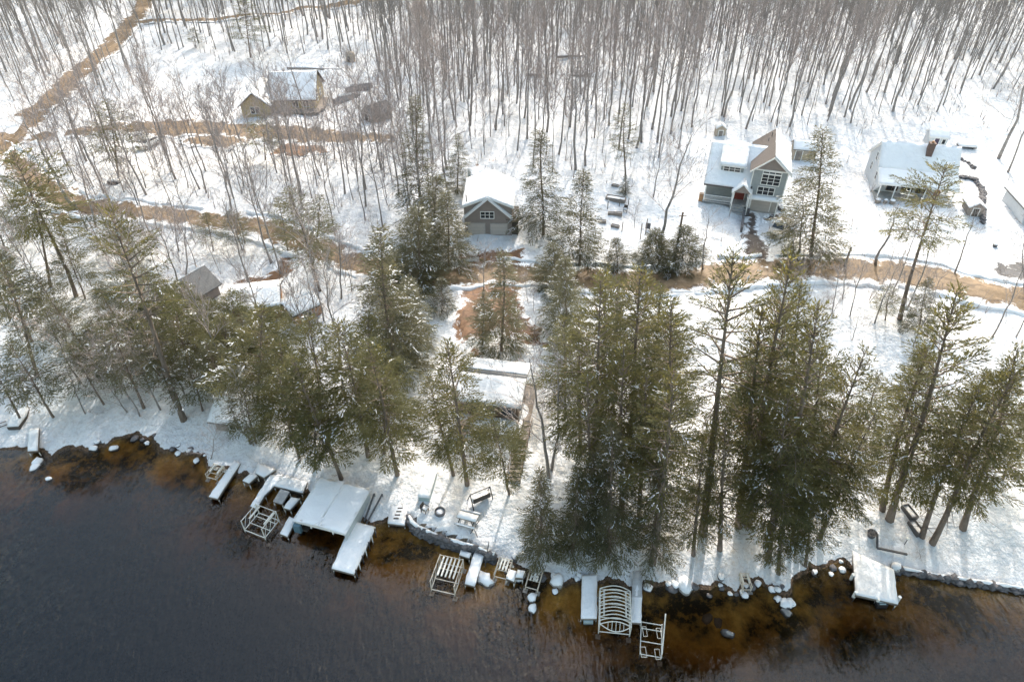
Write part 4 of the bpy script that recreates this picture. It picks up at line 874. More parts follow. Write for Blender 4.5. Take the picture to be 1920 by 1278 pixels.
# boathouse -----------------------------------------------------------------------
zr_ = 1.95; A = P(548,975,zr_); B = P(648,1001,zr_); A, rz, W = frame(A, B); C = P(688,915,zr_); L = float(-(C[0]-A[0])*math.sin(rz)+(C[1]-A[1])*math.cos(rz))
H = thing('boathouse', 'pale blue boathouse with a wide dusted metal roof and open dark front over the water', 'boathouse', (A[0],A[1],0), rz)
r = MB(); slab(r, [(0,0,zr_-.1),(W/2,0,zr_+.12),(W/2,L,zr_+.12),(0,L,zr_-.1)], .1); slab(r, [(W/2+.002,0,zr_+.12),(W,0,zr_-.1),(W,L,zr_-.1),(W/2+.002,L,zr_+.12)], .1); ro = r.build('roof', M_METALR, H)
s = MB(); slab(s, [(.05,.06,zr_+.006),(W/2,.06,zr_+.224),(W/2,L-.05,zr_+.224),(.05,L-.05,zr_+.006)], .035); slab(s, [(W/2+.01,.06,zr_+.224),(W-.05,.06,zr_+.006),(W-.05,L-.05,zr_+.006),(W/2+.01,L-.05,zr_+.224)], .035); s.build('roof_snow', snow_mat('roof_frost', 0, .7, thin=.3, under=(.5,.53,.57)), ro)
m = MB(); m.box(.15,.27,.15,L-.15,-.6,zr_-.12); m.build('side_wall', M_WALLB, H); m = MB(); m.box(W-.27,W-.15,.15,L-.15,-.6,zr_-.12); m.build('side_wall', M_WALLB, H)
m = MB(); m.box(.27,W-.27,L-.27,L-.15,-.6,zr_-.05); m.build('back_wall', M_WALLB, H)
m = MB(); m.box(.2,W-.2,.1,.16,zr_-.42,zr_-.11); m.build('front_beam', M_WHITE, H)
for x in (.4,W-.4): m = MB(); m.box(x-.07,x+.07,.35,.5,-1.0,zr_-.14); m.build('post', M_WOODD, H)
for x in (1.7,W-1.5): m = MB(); m.box(x-.07,x+.07,.17,.3,zr_-.85,zr_-.2); m.build('hanging_bracket', M_WHITE, H)
m = MB(); m.box(.3,1.0,.3,L-.3,.1,.28); m.build('inner_walkway', M_WOODD, H); m = MB(); m.prism([(.05,-.25),(.75,-.25),(.75,.08),(.05,.08)], .5, 1.5); m.build('hanging_tarp', M_BLUE, H)
# stone terrace wall and sea wall -------------------------------------------------------
def stone_wall(label, line, h, z0, seed, wdt=.5, name='stone_wall', snowcap=True):
    r_ = random.Random(seed); pts = [np.array(p[:2]) for p in line]; seg = [0]
    for i in range(1, len(pts)): seg.append(seg[-1]+np.hypot(*(pts[i]-pts[i-1])))
    a = np.array(pts); o = a.mean(0); b = thing(name, label, 'wall', (o[0],o[1],0)); m = MB(); s = 0
    core = MB()
    zb = lambda x, y: z0 if z0 is not None else gz(x, y)-.2
    while s < seg[-1]:
        c = np.array([np.interp(s, seg, a[:,0]), np.interp(s, seg, a[:,1])]); z = zb(*c)
        while z < zb(*c)+h:
            sz = r_.uniform(.2,.36); k = lump(sz*1.35, sz*r_.uniform(.9,1.2)*wdt/.5, sz*.72, r_.random(), 1, .3); x, y = c-o+np.array([r_.uniform(-.1,.1), r_.uniform(-.12,.12)])
            m.add([(v[0]+x, v[1]+y, v[2]+z+.15) for v in k.v], k.f); z += sz*1.0
        s += r_.uniform(.32,.5)
    m.build('stones', M_STONE, b)
    if snowcap:
        w_ = MB(); n_ = []
        for i in range(int(seg[-1]/.8)+1):
            c = np.array([np.interp(i*.8, seg, a[:,0]), np.interp(i*.8, seg, a[:,1])])-o; n_.append((c[0]+r_.uniform(-.1,.1), c[1]+.12, (z0 if z0 is not None else gz(*(c+o)))+h+.1+r_.uniform(-.06,.06)))
        if len(n_) > 1: w_.path(n_, [r_.uniform(.1,.22) for _ in n_], 6); w_.build('snow_cap', M_SNOW, b, True)
    return b
stone_wall('curved dark stone wall holding up the snowy lakeside terrace', [P(u,v,0) for u,v in WALLPX]+[P(908,1046,0),P(930,1052,0)], 1.15, -.25, 5)
stone_wall('long low dark sea wall along the right shore', [P(u,v,0) for u,v in [(1682,1070),(1712,1076),(1743,1082),(1780,1088),(1814,1094),(1860,1101),(1920,1110),(1990,1119)]], .62, -.3, 6, snowcap=True)
stone_wall('line of dark rocks curving around the yard of the white house', [G(u,v) for u,v in [(1800,333),(1815,334),(1828,338),(1836,350),(1843,362),(1840,383),(1841,403),(1843,420)]], .45, None, 7, wdt=.9, snowcap=False)
stone_wall('short arc of rocks behind the right corner of the white house', [G(u,v) for u,v in [(1783,292),(1794,296),(1804,300),(1814,305),(1821,310),(1826,318)]], .25, None, 8, snowcap=False)
stone_wall('low rock edging beside the garage wall of the grey house', [G(u,v) for u,v in [(1448,380),(1456,384),(1462,392),(1468,398)]], .3, None, 9)
# rocks ---------------------------------------------------------------------------------
def rock(label, u, v, rx, ry, rz_, seed, snow=True, z=None, group=None, name='boulder', mat=None):
    p = P(u, v, 0) if z is None else P(u, v, z)
    if z is None: p[2] = max(-.1, gz(p[0], p[1]))
    b = thing(name, label, 'rock', p, random.Random(seed).uniform(0,6), group); m = lump(rx, ry, rz_, seed); m.build('stone', mat or M_STONEG, b, True)
    if snow: m = lump(rx*.93, ry*.93, rz_*.8, seed); m.v = [(x, y, max(q_, -.2*rz_)+rz_*.34) for x, y, q_ in m.v]; m.build('snow_cap', M_SNOW, b, True)
    return b
rock('big snow covered boulder right of the terrace dock', 909, 1086, .62, .95, .55, 1); rock('upper of two snow capped rocks in open water', 998, 1119, .42, .5, .35, 2); rock('lower of two snow capped rocks in open water', 999, 1140, .45, .4, .32, 3)
rock('large rock half under snow right of the flooded lift dock', 1285, 1098, .9, .7, .5, 4); rock('round snowy rock left of the wide flat dock', 1045, 1092, .6, .7, .5, 5); rock('round snow heap at the corner of the square dock', 1677, 1066, .45, .45, .5, 6)
rock('big snowy rock in the water at the far left', 70, 866, .55, .5, .45, 7); rock('second snowy rock touching the big far left one', 65, 875, .6, .4, .3, 8); rock('small white rock alone in the brown shallows', 91, 897, .35, .3, .25, 9); rock('square snowy rock near the left shoreline', 213, 840, .45, .4, .35, 10)
rock('pale sunken rock in the amber shallows', 1366, 1188, .6, .35, .3, 11, False, -.25); rock('large dark sunken rock in the amber shallows', 1325, 1160, .5, .6, .3, 12, False, -.55, mat=M_WOODB); rock('dark sunken rock beside the large one', 1345, 1168, .7, .4, .3, 13, False, -.6, mat=M_WOODB); rock('pale sunken stone off the snowy point', 1474, 1150, .4, .5, .3, 14, False, -.2); rock('dark rock at the tip of the snowy point', 1472, 1132, .6, .5, .45, 15, mat=M_STONE)
rr = random.Random(21)
for k in range(64):
    u = rr.choice([rr.uniform(75,385), rr.uniform(925,1090), rr.uniform(1210,1480), rr.uniform(1210,1600)]); x = P(u, np.interp(u, [s_[0] for s_ in SHORE], [s_[1] for s_ in SHORE]), 0)[0]; y = float(shore_y(x))+rr.uniform(-.8,.7)
    uu, vv = proj((x, y, 0)); s_ = rr.uniform(.16,.42); rock('small snow dusted rock along the natural shoreline', uu, vv, s_*rr.uniform(.8,1.4), s_, s_*.7, 100+k, rr.random() < .6, group='small rocks of the shoreline', name='shore_rock', mat=M_STONE)
# terrace furniture -----------------------------------------------------------------------
def at(label, name, cat, u, v, rz=0): return thing(name, label, cat, G(u, v), rz)
b = at('round stone fire ring on the snowy terrace', 'fire_ring', 'fire pit', 825, 961); m = MB(); n = 20
m.v = [(r_*math.cos(6.2832*i/n), r_*math.sin(6.2832*i/n), z) for r_, z in ((.5,-.1),(.5,.34),(.4,.34),(.4,.05)) for i in range(n)]; m.f = [(k*n+i,k*n+(i+1)%n,(k+1)*n+(i+1)%n,(k+1)*n+i) for k in range(3) for i in range(n)]; m.m = [0]*len(m.f); m.build('ring', M_STONE, b); m = MB(); m.lathe([(.39,.06),(.39,.22),(.1,.26)], 20); m.build('snow_fill', M_SNOW, b)
def chair(label, u, v, rz):
    b = at(label, 'garden_chair', 'chair', u, v, rz); m = MB(); m.box(-.28,.28,-.28,.28,.38,.43); m.build('seat', M_WOODD, b); m = MB(); m.prism([(-.28,.28),(.28,.28),(.28,.34),(-.28,.34)], .43, 1.0); m.build('backrest', M_WOODD, b)
    for x in (-.27,.21):
        for y in (-.27,.22): m = MB(); m.box(x,x+.06,y,y+.06,-.1,.38); m.build('leg', M_WOODD, b)
    for x in (-.33,.27): m = MB(); m.box(x,x+.06,-.28,.3,.6,.65); m.build('armrest', M_WOODD, b)
    m = MB(); m.box(-.26,.26,-.26,.26,.433,.56); m.build('snow_cap', M_SNOW, b)
chair('dark chair with snow on its seat left of the fire ring', 797, 958, rad(60))
chair('dark chair frame by the garden beds', 1172, 397, rad(-20))
b = at('long snow covered storage bench with a teal end on the terrace', 'storage_bench', 'bench', 785, 938, rad(-8)); m = MB(); m.box(0,1.1,0,3.2,-.1,.55); m.build('box_body', M_TEAL, b); m = MB(); m.prism([(-.02,-.02),(1.12,-.02),(1.12,3.22),(-.02,3.22)], .554, [.72,.72,.8,.8]); m.build('snow_cap', M_SNOW, b)
b = at('snowy wooden picnic table on the terrace', 'picnic_table', 'table', 877, 977, rad(-17)); m = MB(); m.box(-1.0,1.0,-.4,.4,.68,.75); m.build('tabletop', M_WOOD, b); m = MB(); m.box(-.97,.97,-.37,.37,.753,.86); m.build('snow_cap', M_SNOW, b)
for y in (-.95,.68): m = MB(); m.box(-1.0,1.0,y,y+.27,.4,.45); s_ = m.build('bench_plank', M_WOOD, b); m = MB(); m.box(-.98,.98,y+.02,y+.25,.453,.53); m.build('snow_cap', M_SNOW, s_)
for x in (-.7,.7):
    m = MB(); m.tube((x,-.8,-.1),(x,-.15,.68),.05,n=4); m.tube((x,.8,-.1),(x,.15,.68),.05,n=4); m.box(x-.04,x+.04,-.9,.9,.32,.4); m.build('leg', M_WOODD, b)
b = at('crossed dark umbrella poles lying by the picnic table', 'folded_stand', 'stand', 888, 997); m = MB(); m.tube((-.4,-.4,.05),(.5,.9,.5),.035,n=5); m.tube((.4,-.6,.05),(-.3,.9,.5),.035,n=5); m.build('pole', M_BLACK, b)
b = at('snow covered garden swing bench on the terrace', 'garden_swing', 'swing', 901, 938, rad(28)); m = MB(); m.box(-.9,.9,-.3,.3,.42,.5); m.build('seat', M_WOODD, b); m = MB(); m.prism([(-.9,-.42),(.9,-.42),(.9,-.32),(-.9,-.32)], .5, 1.05); m.build('backrest', M_WOODD, b); m = MB(); m.prism([(-.88,-.3),(.88,-.3),(.88,.28),(-.88,.28)], .503, [.75,.75,.62,.62]); m.build('snow_cap', M_SNOW, b)
m = MB()
for x in (-1.05,1.05): m.tube((x,-.7,-.1),(x,0,1.5),.05,n=5); m.tube((x,.7,-.1),(x,0,1.5),.05,n=5)
m.tube((-1.05,0,1.5),(1.05,0,1.5),.05,n=5); m.build('swing_frame', M_BLACK, b)
for u,v,lab in ((1633,1004,'round dark planter with dead stems by the square dock'),(1704,962,'upper dark rectangular planter under the leaning pine'),(1716,992,'lower dark rectangular planter filled with snow')):
    b = at(lab, 'planter', 'planter', u, v, rad(12)); m = MB(); rd = 'round' in lab
    if rd: m.lathe([(.3,-.1),(.45,.5),(.4,.5),(.3,.35)], 12)
    else:
        x, y = .38, .75; m.box(-x,x,-y,-y+.08,-.1,.45); m.box(-x,x,y-.08,y,-.1,.45); m.box(-x,-x+.08,-y+.08,y-.08,-.1,.45); m.box(x-.08,x,-y+.08,y-.08,-.1,.45)
    m.build('planter_box', M_DKGREY, b); m = MB()
    if rd:
        for i in range(14): m.tube((0,0,.3),(rr.uniform(-.5,.5),rr.uniform(-.5,.5),rr.uniform(.6,1.0)),.02,.008,3)
        m.build('dead_stems', M_TWIG, b)
    else: m.box(-.29,.29,-.66,.66,.0,.34); m.build('snow_fill', M_SNOW, b)
b = thing('low_wall', 'low L shaped dark edged ledge behind the square dock', 'ledge', (0,0,0)); pts = [G(1643,1004),G(1643,1030),G(1699,1042)]; m = MB()
for q0,q1 in ((pts[0],pts[1]),(pts[1],pts[2])): m.path([(q0[0],q0[1],q0[2]+.28),((q0[0]+q1[0])/2,(q0[1]+q1[1])/2,gz((q0[0]+q1[0])/2,(q0[1]+q1[1])/2)+.28),(q1[0],q1[1],q1[2]+.28)], .11, 4)
m.build('timber', M_DKGREY, b)
b = at('small path light post with a snow cap above the seawall', 'path_light', 'lamp', 1696, 1020); m = MB(); m.tube((0,0,-.1),(0,0,.8),.04,n=6); m.build('post', M_DKGREY, b); m = MB(); m.lathe([(.05,.8),(.16,.86),(.14,.94),(.02,.98)], 10); m.build('lamp_head', M_WHITE, b)
b = at('upturned rowing boat buried in snow at the far left shore', 'rowing_boat', 'boat', 27, 806, rad(4)); m = MB(); m.prism([(-.6,0),(.6,0),(.75,1.6),(.5,2.8),(0,3.3),(-.5,2.8),(-.75,1.6)], -.1, .45); m.build('hull', M_WOODD, b); m = MB(); m.prism([(-.58,.06),(.58,.06),(.72,1.6),(.48,2.75),(0,3.2),(-.48,2.75),(-.72,1.6)], .454, [.55,.55,.75,.65,.55,.65,.75]); m.build('snow_cap', M_SNOW, b)
b = thing('rail', 'pair of dark boat rails on the snow at the left picture edge', 'rail', (0,0,0)); m = MB()
for (a, c) in (((-10,806),(15,797)),((-12,800),(12,791))): q0, q1 = G(*a), G(*c); m.tube((q0[0],q0[1],q0[2]+.15),(q1[0],q1[1],q1[2]+.15),.06,n=5)
m.build('rail_bar', M_DKGREY, b)
# yard things -----------------------------------------------------------------------------
for lab,(a,c) in (('upper double railed garden bed in the snowy yard',((1135,374),(1171,383))),('middle thin garden bed in the snowy yard',((1140,404),(1166,408))),('lower left garden bed edge beside the dark spruce',((1119,418),(1136,420))),('lowest short garden bed in the snowy yard',((1145,426),(1160,429))),('small log like bed at the top of the yard',((1146,350),(1159,352)))):
    q0, q1 = G(*a), G(*c); A_, rz, W = frame(q0, q1); b = thing('raised_bed', lab, 'garden bed', A_, rz); m = MB(); D = 1.1 if 'double' in lab else .5
    m.box(0,W,0,.1,-.2,.4); m.box(0,W,D-.1,D,-.2,.4); m.box(0,.1,.1,D-.1,-.2,.4); m.box(W-.1,W,.1,D-.1,-.2,.4); m.build('timber', M_WOOD, b); m = MB(); m.box(.1,W-.1,.1,D-.1,0,.32); m.build('snow_fill', M_SNOW, b)
for u,v,h,lab in ((1166,434,1.6,'dark garden post right of the beds'),(1161,387,1.3,'thin post by the upper garden bed'),(1178,384,1.2,'thin post beside the dark chair frame'),(1200,449,2.6,'left thin pole of the leaning trellis'),(1210,440,2.6,'right thin pole of the leaning trellis'),(1583,500,3.1,'short weathered post beside the lake road'),(1139,392,1.4,'thin post at the left end of the beds')):
    b = at(lab, 'garden_post', 'post', u, v); m = MB(); m.tube((0,0,-.2),(0,0,h),.07 if h < 3 else .14,n=7); m.build('post', M_WOOD, b); m = MB(); m.lathe([(.09 if h < 3 else .17,h+.002),(.1 if h < 3 else .16,h+.07),(.03,h+.12)], 8); m.build('snow_cap', M_SNOW, b)
b = at('dark tilted board sign by the trellis poles', 'board_sign', 'sign', 1214, 431, rad(-20)); m = MB(); m.prism([(-.35,0),(.35,0),(.35,.06),(-.35,.06)], .2, 1.1); m.build('board', M_DKGREY, b); m = MB(); m.box(-.3,-.24,.065,.12,-.1,1.0); m.box(.24,.3,.065,.12,-.1,1.0); m.build('leg', M_WOODD, b)
b = at('brown wooden utility pole in front of the round yew', 'utility_pole', 'pole', 1265, 486); H_ = 7.2; m = MB(); m.tube((0,0,-.3),(0,0,H_),.17,.13,8); m.build('pole', M_WOODB, b); m = MB(); m.lathe([(.22,H_*.5),(.22,H_*.62)], 8, (.1,-.25)); m.build('transformer', M_TARP, b); m = MB(); m.box(-.5,.5,-.22,-.14,H_-.5,H_-.4); m.build('crossarm', M_WOODB, b)
b = at('small round dark pot on the snow below the stair house', 'garden_pot', 'pot', 1865, 462); m = MB(); m.lathe([(.25,-.1),(.35,.35),(.3,.35)], 10); m.build('pot', M_DKGREY, b); m = MB(); m.lathe([(.3,.352),(.2,.45),(.05,.48)], 10); m.build('snow_cap', M_SNOW, b)
b = at('fallen grey log across the snow behind the yellow house', 'fallen_log', 'log', 590, 132, rad(-4)); m = MB(); m.path([(-6,0,.3),(-2,.2,.35),(2,-.1,.3),(6,.3,.25)], [.22,.2,.17,.1], 7); m.build('log', M_BARKH, b, True); m = MB(); m.path([(-5.8,.05,.47),(-2,.22,.52),(1.8,-.05,.45)], [.1,.13,.08], 6); m.build('snow_cap', M_SNOW, b, True)
for u,v,a,L_,lab in ((1070,108,8,6,'upper fallen log in the forest behind the garage'),(1085,145,-2,6,'lower fallen log in the forest behind the garage'),(1000,143,-5,3,'short fallen log left of the two long ones')):
    b = at(lab, 'fallen_log', 'log', u, v, rad(a)); m = MB(); m.path([(-L_/2,0,.2),(0,.15,.3),(L_/2,-.1,.2)], [.28,.25,.14], 7); m.build('log', M_BARKH, b, True); m = MB(); m.path([(-L_/2+.2,.03,.42),(0,.17,.52)], [.12,.1], 6); m.build('snow_cap', M_SNOW, b, True)
# vehicles -----------------------------------------------------------------------------------
def car(label, u, v, rz, L, Wd, paint, kind):
    b = at(label, 'parked_car' if kind == 'car' else 'pickup_truck', 'car' if kind == 'car' else 'truck', u, v, rz); w2 = Wd/2
    def side(pr, hw0, hw1):              # profile (x,z) extruded across, narrowing upward
        m = MB(); zs = [p[1] for p in pr]; z0, z1 = min(zs), max(zs); n = len(pr); hw = [hw0+(hw1-hw0)*(p[1]-z0)/(z1-z0) for p in pr]
        m.v = [(p[0],-h_,p[1]) for p, h_ in zip(pr, hw)]+[(p[0],h_,p[1]) for p, h_ in zip(pr, hw)]; m.f = [tuple(range(n)), tuple(range(2*n-1,n-1,-1))]+[(i,n+i,n+(i+1)%n,(i+1)%n) for i in range(n)]; m.m = [0]*len(m.f); return m
    if kind == 'car':
        body = [(0,.35),(0,.75),(.15,.9),(1.2,1.0),(L-.2,1.0),(L,.85),(L,.35)]; cab = [(1.0,1.003),(1.75,1.45),(L-.9,1.5),(L-.1,1.003)]
    else:
        body = [(0,.45),(0,.95),(.2,1.08),(1.3,1.15),(L,1.15),(L,.45)]; cab = [(1.15,1.153),(1.75,1.75),(3.1,1.78),(3.35,1.153)]
    bo = side(body, w2, w2*.97).build('body', paint, b); cb_ = side(cab, w2*.93, w2*.76).build('cabin', paint, b)
    x0, z0 = cab[0]; x1, z1 = cab[1]; m = MB(); m.add([(x0+(x1-x0)*t-.02,s_*w2*(.86-.14*t),z0+(z1-z0)*t+.02) for t in (.12,.88) for s_ in (-1,1)]+[(x0+(x1-x0)*t+.08,s_*w2*(.86-.14*t),z0+(z1-z0)*t) for t in (.12,.88) for s_ in (-1,1)], [(0,2,3,1),(4,5,7,6),(0,1,5,4),(2,6,7,3),(0,4,6,2),(1,3,7,5)]); m.build('windscreen', M_PANE, b)
    for s_ in (-1,1):
        m = MB(); q = [(x1+.1,z1-.08),(cab[2][0]-.1,z1-.08),(cab[3][0]-.45,z0+.08),(x0+.5,z0+.08)]
        def hy(z, o): return s_*(w2*(.93-.17*(z-z0)/(z1-z0))+o)
        m.add([(x,hy(z,.012),z) for x, z in q]+[(x,hy(z,-.03),z) for x, z in q], [(0,1,2,3),(7,6,5,4)]+[(i,(i+1)%4,4+(i+1)%4,4+i) for i in range(4)]); m.build('side_window', M_PANE, b)
        for x in (.8, L-.85):
            m = MB(); m.tube((x,s_*(w2-.18),.33),(x,s_*(w2+.02),.33),.34,n=14); wh = m.build('wheel', M_RUBBER, b); m = MB(); m.tube((x,s_*(w2+.0),.33),(x,s_*(w2+.035),.33),.2,n=10); m.build('rim', M_ALU, wh)
        m = MB(); m.box(-.03,.05,s_*w2*.72-.16,s_*w2*.72+.16,.62,.8); m.build('headlight', M_LIGHTC, b)
    m = MB(); m.box(-.06,-.002,-w2*.45,w2*.45,.5,.85); m.build('grille', M_BLACK, b)
    if kind != 'car': m = MB(); m.box(3.45,L-.12,-w2+.12,w2-.12,1.154,1.22); m.build('bed_cover', M_BLACK, b)
    m = MB(); zt = cab[1][1]+.004; m.prism([(cab[1][0]+.08,-w2*.68),(cab[2][0]-.08,-w2*.68),(cab[2][0]-.08,w2*.68),(cab[1][0]+.08,w2*.68)], zt+.03, zt+.09); m.build('roof_snow', M_SNOW, b); KEEPB.append((b.location.x, b.location.y, 3)); return b
car('beige pickup parked on the snow beside the grey house drive', 1448, 449, rad(52), 5.3, 1.95, M_BEIGE, 'truck'); car('white car with dark windows parked below the yellow house drive', 262, 283, rad(68), 4.3, 1.8, M_CARW, 'car')
b = at('dark snow edged tarp heap by the sparse grey conifer', 'tarp_heap', 'heap', 214, 343); lump(1.0,.6,.5,31).build('heap', M_BLACK, b, True); m = lump(.8,.5,.3,31); m.v = [(x,y+.2,z+.35) for x,y,z in m.v]; m.build('snow_cap', M_SNOW, b, True)
# ------------------------------------------------------------------ trees: conifers where the photo shows them
KEEP = list(KEEPB)
def CT(kind, items, name, label, group):
    for i, it in enumerate(items):
        (bx, by), (tx, ty), r = it[:3]; lab = it[3] if len(it) > 3 else label
        t = conifer_tree(kind, RND.randrange(9), name, lab, (bx, by), (tx, ty), r, None if len(it) > 3 else group)
        KEEP.append((t.location.x, t.location.y, 1.2))
CT('pine', [((1110,905),(1128,520),72),((1180,890),(1200,500),78),((1235,930),(1262,565),66),((1088,850),(1085,590),52),((1165,965),(1168,640),60),((1222,1055),(1262,690),64),((1150,800),(1160,520),60),((1205,800),(1240,535),58)],
   'pine_tree', 'tall olive green pine in the dense pine clump right of the brown clearing', 'pines of the dense clump right of the clearing')
CT('full', [((1138,1036),(1144,800),56),((1072,1034),(1082,875),42),((1010,1040),(1012,880),44),((1226,1040),(1244,850),42),((1105,1020),(1112,850),46)],
   'hemlock_tree', 'dark bushy hemlock at the water edge behind the long narrow docks', 'hemlocks at the water edge')
CT('high', [((1318,1000),(1375,472),66,'very tall pine with a long dark bare trunk between the two pine clumps')], 'pine_tree', '', None)
CT('pine', [((1400,985),(1482,475),78),((1440,1010),(1538,555),72),((1385,985),(1432,560),60),((1440,1050),(1478,740),64),((1500,960),(1545,640),60),((1420,900),(1478,560),62),((1350,1030),(1362,770),52),((1300,1040),(1318,830),46),((1480,1030),(1520,800),56)],
   'pine_tree', 'tall olive pine in the crowded clump left of the big leaning trunks', 'pines of the crowded lakeside clump')
CT('pine', [((1505,1000),(1622,655),64,'tan tipped pine leaning right with a curved grey trunk'),((1535,1010),(1645,765),54,'shorter pine leaning right beside the tan tipped pine'),((1668,974),(1800,535),84,'largest pine at the right, its two straight trunks rising behind the square dock'),((1655,956),(1745,640),50,'slimmer pine close behind the largest right hand pine'),((1729,1006),(1840,720),56,'thin trunked pine beside the bare shrub near the seawall'),((1748,1018),(1905,690),70,'pine with a thick strongly leaning trunk above the seawall'),((1806,990),(1915,640),62,'right edge pine with a straight trunk and leaf litter at its foot'),((1975,1000),(1935,700),78,'pine cut by the right edge of the picture')], 'pine_tree', '', None)
CT('full', [((1520,482),(1545,232),62,'bushy conifer standing between the grey house and the white house')], 'conifer_tree', '', None)
CT('high', [((1688,598),(1778,305),60,'pine with a long leaning trunk in front of the white house')], 'pine_tree', '', None)
CT('dark', [((1018,440),(1010,240),44,'snow dusted spruce right beside the two door garage'),((1086,497),(1094,318),50,'dark spruce with a thick black trunk left of the garden beds'),((1158,503),(1152,445),24,'small round young spruce below the garden beds'),((1236,497),(1228,428),42,'left half of the dark round yew by the utility pole'),((1278,497),(1282,422),40,'right half of the dark round yew by the utility pole'),((790,425),(778,175),42,'tall narrow dark spruce at the forest edge left of the garage'),((1173,362),(1173,328),10,'tiny dark cone shaped evergreen in the snowy yard'),((828,585),(826,520),24,'low dark evergreen beside the brown clearing')], 'spruce_tree', '', None)
CT('full', [((1045,545),(1038,455),40,'pointed green conifer just above the lake road'),((1065,620),(1060,480),46,'conifer at the left edge of the dense pine clump'),((940,657),(945,468),50,'conifer on a bare brown trunk below the brown clearing'),((858,362),(860,250),24,'slim conifer behind the left corner of the garage')], 'conifer_tree', '', None)
CT('thin', [((905,646),(908,545),26,'sparse young tree just left of the conifer below the clearing'),((1173,330),(1172,192),26,'small lone conifer among the bare trunks of the forest'),((470,108),(455,-10),32,'thin conifer standing at the forest edge above the yellow house'),((368,90),(362,52),14,'small evergreen below the branch road'),((222,332),(200,185),44,'sparse grey conifer left of the white car'),((497,300),(495,205),32,'ragged grey conifer in front of the yellow house'),((300,25),(292,-60),26,'evergreen at the fork of the two dirt roads')], 'conifer_tree', '', None)
CT('full', [((745,705),(712,425),76),((815,470),(818,325),48),((842,500),(838,360),44),((790,535),(785,385),56),((735,560),(738,470),44),((760,640),(770,520),48)],
   'hemlock_tree', 'bushy snow flecked hemlock in the group left of the garage and clearing', 'hemlocks left of the garage')
CT('high', [((142,556),(18,285),62,'tallest pine at the far left with a long bare reddish trunk'),((95,538),(50,335),52,'pine leaning beside the tallest far left pine'),((345,788),(208,395),52,'pine with a very long thin bare trunk crossing the left woods')], 'pine_tree', '', None)
CT('thin', [((600,545),(540,352),54),((585,505),(600,362),34),((455,470),(430,395),30),((400,470),(385,400),28),((260,490),(228,420),42),((200,480),(160,405),40),((540,470),(520,370),30)],
   'conifer_tree', 'sparse conifer in the woods above the leafy dirt patch', 'sparse conifers above the dirt patch')
CT('pine', [((365,725),(322,555),56),((400,650),(395,560),38),((482,785),(492,560),62),((640,898),(545,665),56),((745,890),(690,640),64),((690,855),(632,598),66),((562,862),(520,690),50),((610,840),(580,592),62),((720,850),(725,690),48),((590,880),(585,735),46),((430,705),(418,585),44),((520,760),(505,640),46)],
   'pine_tree', 'olive topped pine in the stand above the boathouse', 'pines of the stand above the boathouse')
CT('thin', [((70,705),(0,485),50),((60,640),(0,470),46),((195,758),(128,640),46),((100,782),(15,640),50),((185,690),(92,560),46),((280,660),(188,555),50),((270,765),(205,590),50),((332,765),(262,600),46),((430,765),(385,640),46),((40,790),(-30,650),46),((225,610),(180,530),36),((150,640),(60,510),44),((300,705),(250,640),36),((20,600),(-40,430),46),((395,700),(350,600),40)],
   'pine_tree', 'thin grey green pine in the open woods at the left shore', 'thin pines of the left shore woods')
CT('pine', [((876,908),(838,640),62,'broad pine standing just left of the snow roofed cabin'),((955,926),(925,790),50,'low spreading pine with yellowish boughs below the cabin'),((850,890),(800,700),44,'slim pine beside the broad pine left of the cabin')], 'pine_tree', '', None)

CT('pine', [((1130,760),(1135,500),54),((1060,780),(1058,590),44),((1120,980),(1100,700),52),((1250,830),(1255,600),54),((1200,980),(1215,700),52)], 'pine_tree', 'tall olive green pine in the dense pine clump right of the brown clearing', 'pines of the dense clump right of the clearing')
CT('pine', [((1480,870),(1500,520),56),((1460,1075),(1470,880),46),((1510,1060),(1520,900),44),((1400,900),(1415,650),54),((1545,950),(1570,760),48)], 'pine_tree', 'tall olive pine in the crowded clump left of the big leaning trunks', 'pines of the crowded lakeside clump')
CT('thin', [((1700,840),(1730,640),50),((1790,880),(1850,690),50),((1880,900),(1930,760),50),((1600,850),(1650,700),46),((1850,830),(1890,690),44)], 'pine_tree', 'smaller grey green pine behind the leaning right hand pines', 'smaller pines behind the leaning ones')
CT('thin', [((330,660),(290,540),44),((460,690),(455,590),40),((380,770),(350,660),44),((480,830),(455,720),44),((110,620),(40,520),40),((220,720),(160,610),42),((300,620),(270,500),40),((40,480),(-10,400),44),((160,560),(120,450),40),((250,600),(225,490),38)], 'pine_tree', 'thin grey green pine in the open woods at the left shore', 'thin pines of the left shore woods')
CT('pine', [((450,645),(432,545),42),((512,668),(522,572),40),((345,632),(340,528),44),((300,640),(288,560),40)], 'pine_tree', 'olive pine screening the roofs in the left woods', 'pines before the left roofs')
CT('pine', [((545,820),(525,640),46),((700,760),(690,590),46)], 'pine_tree', 'olive topped pine in the stand above the boathouse', 'pines of the stand above the boathouse')
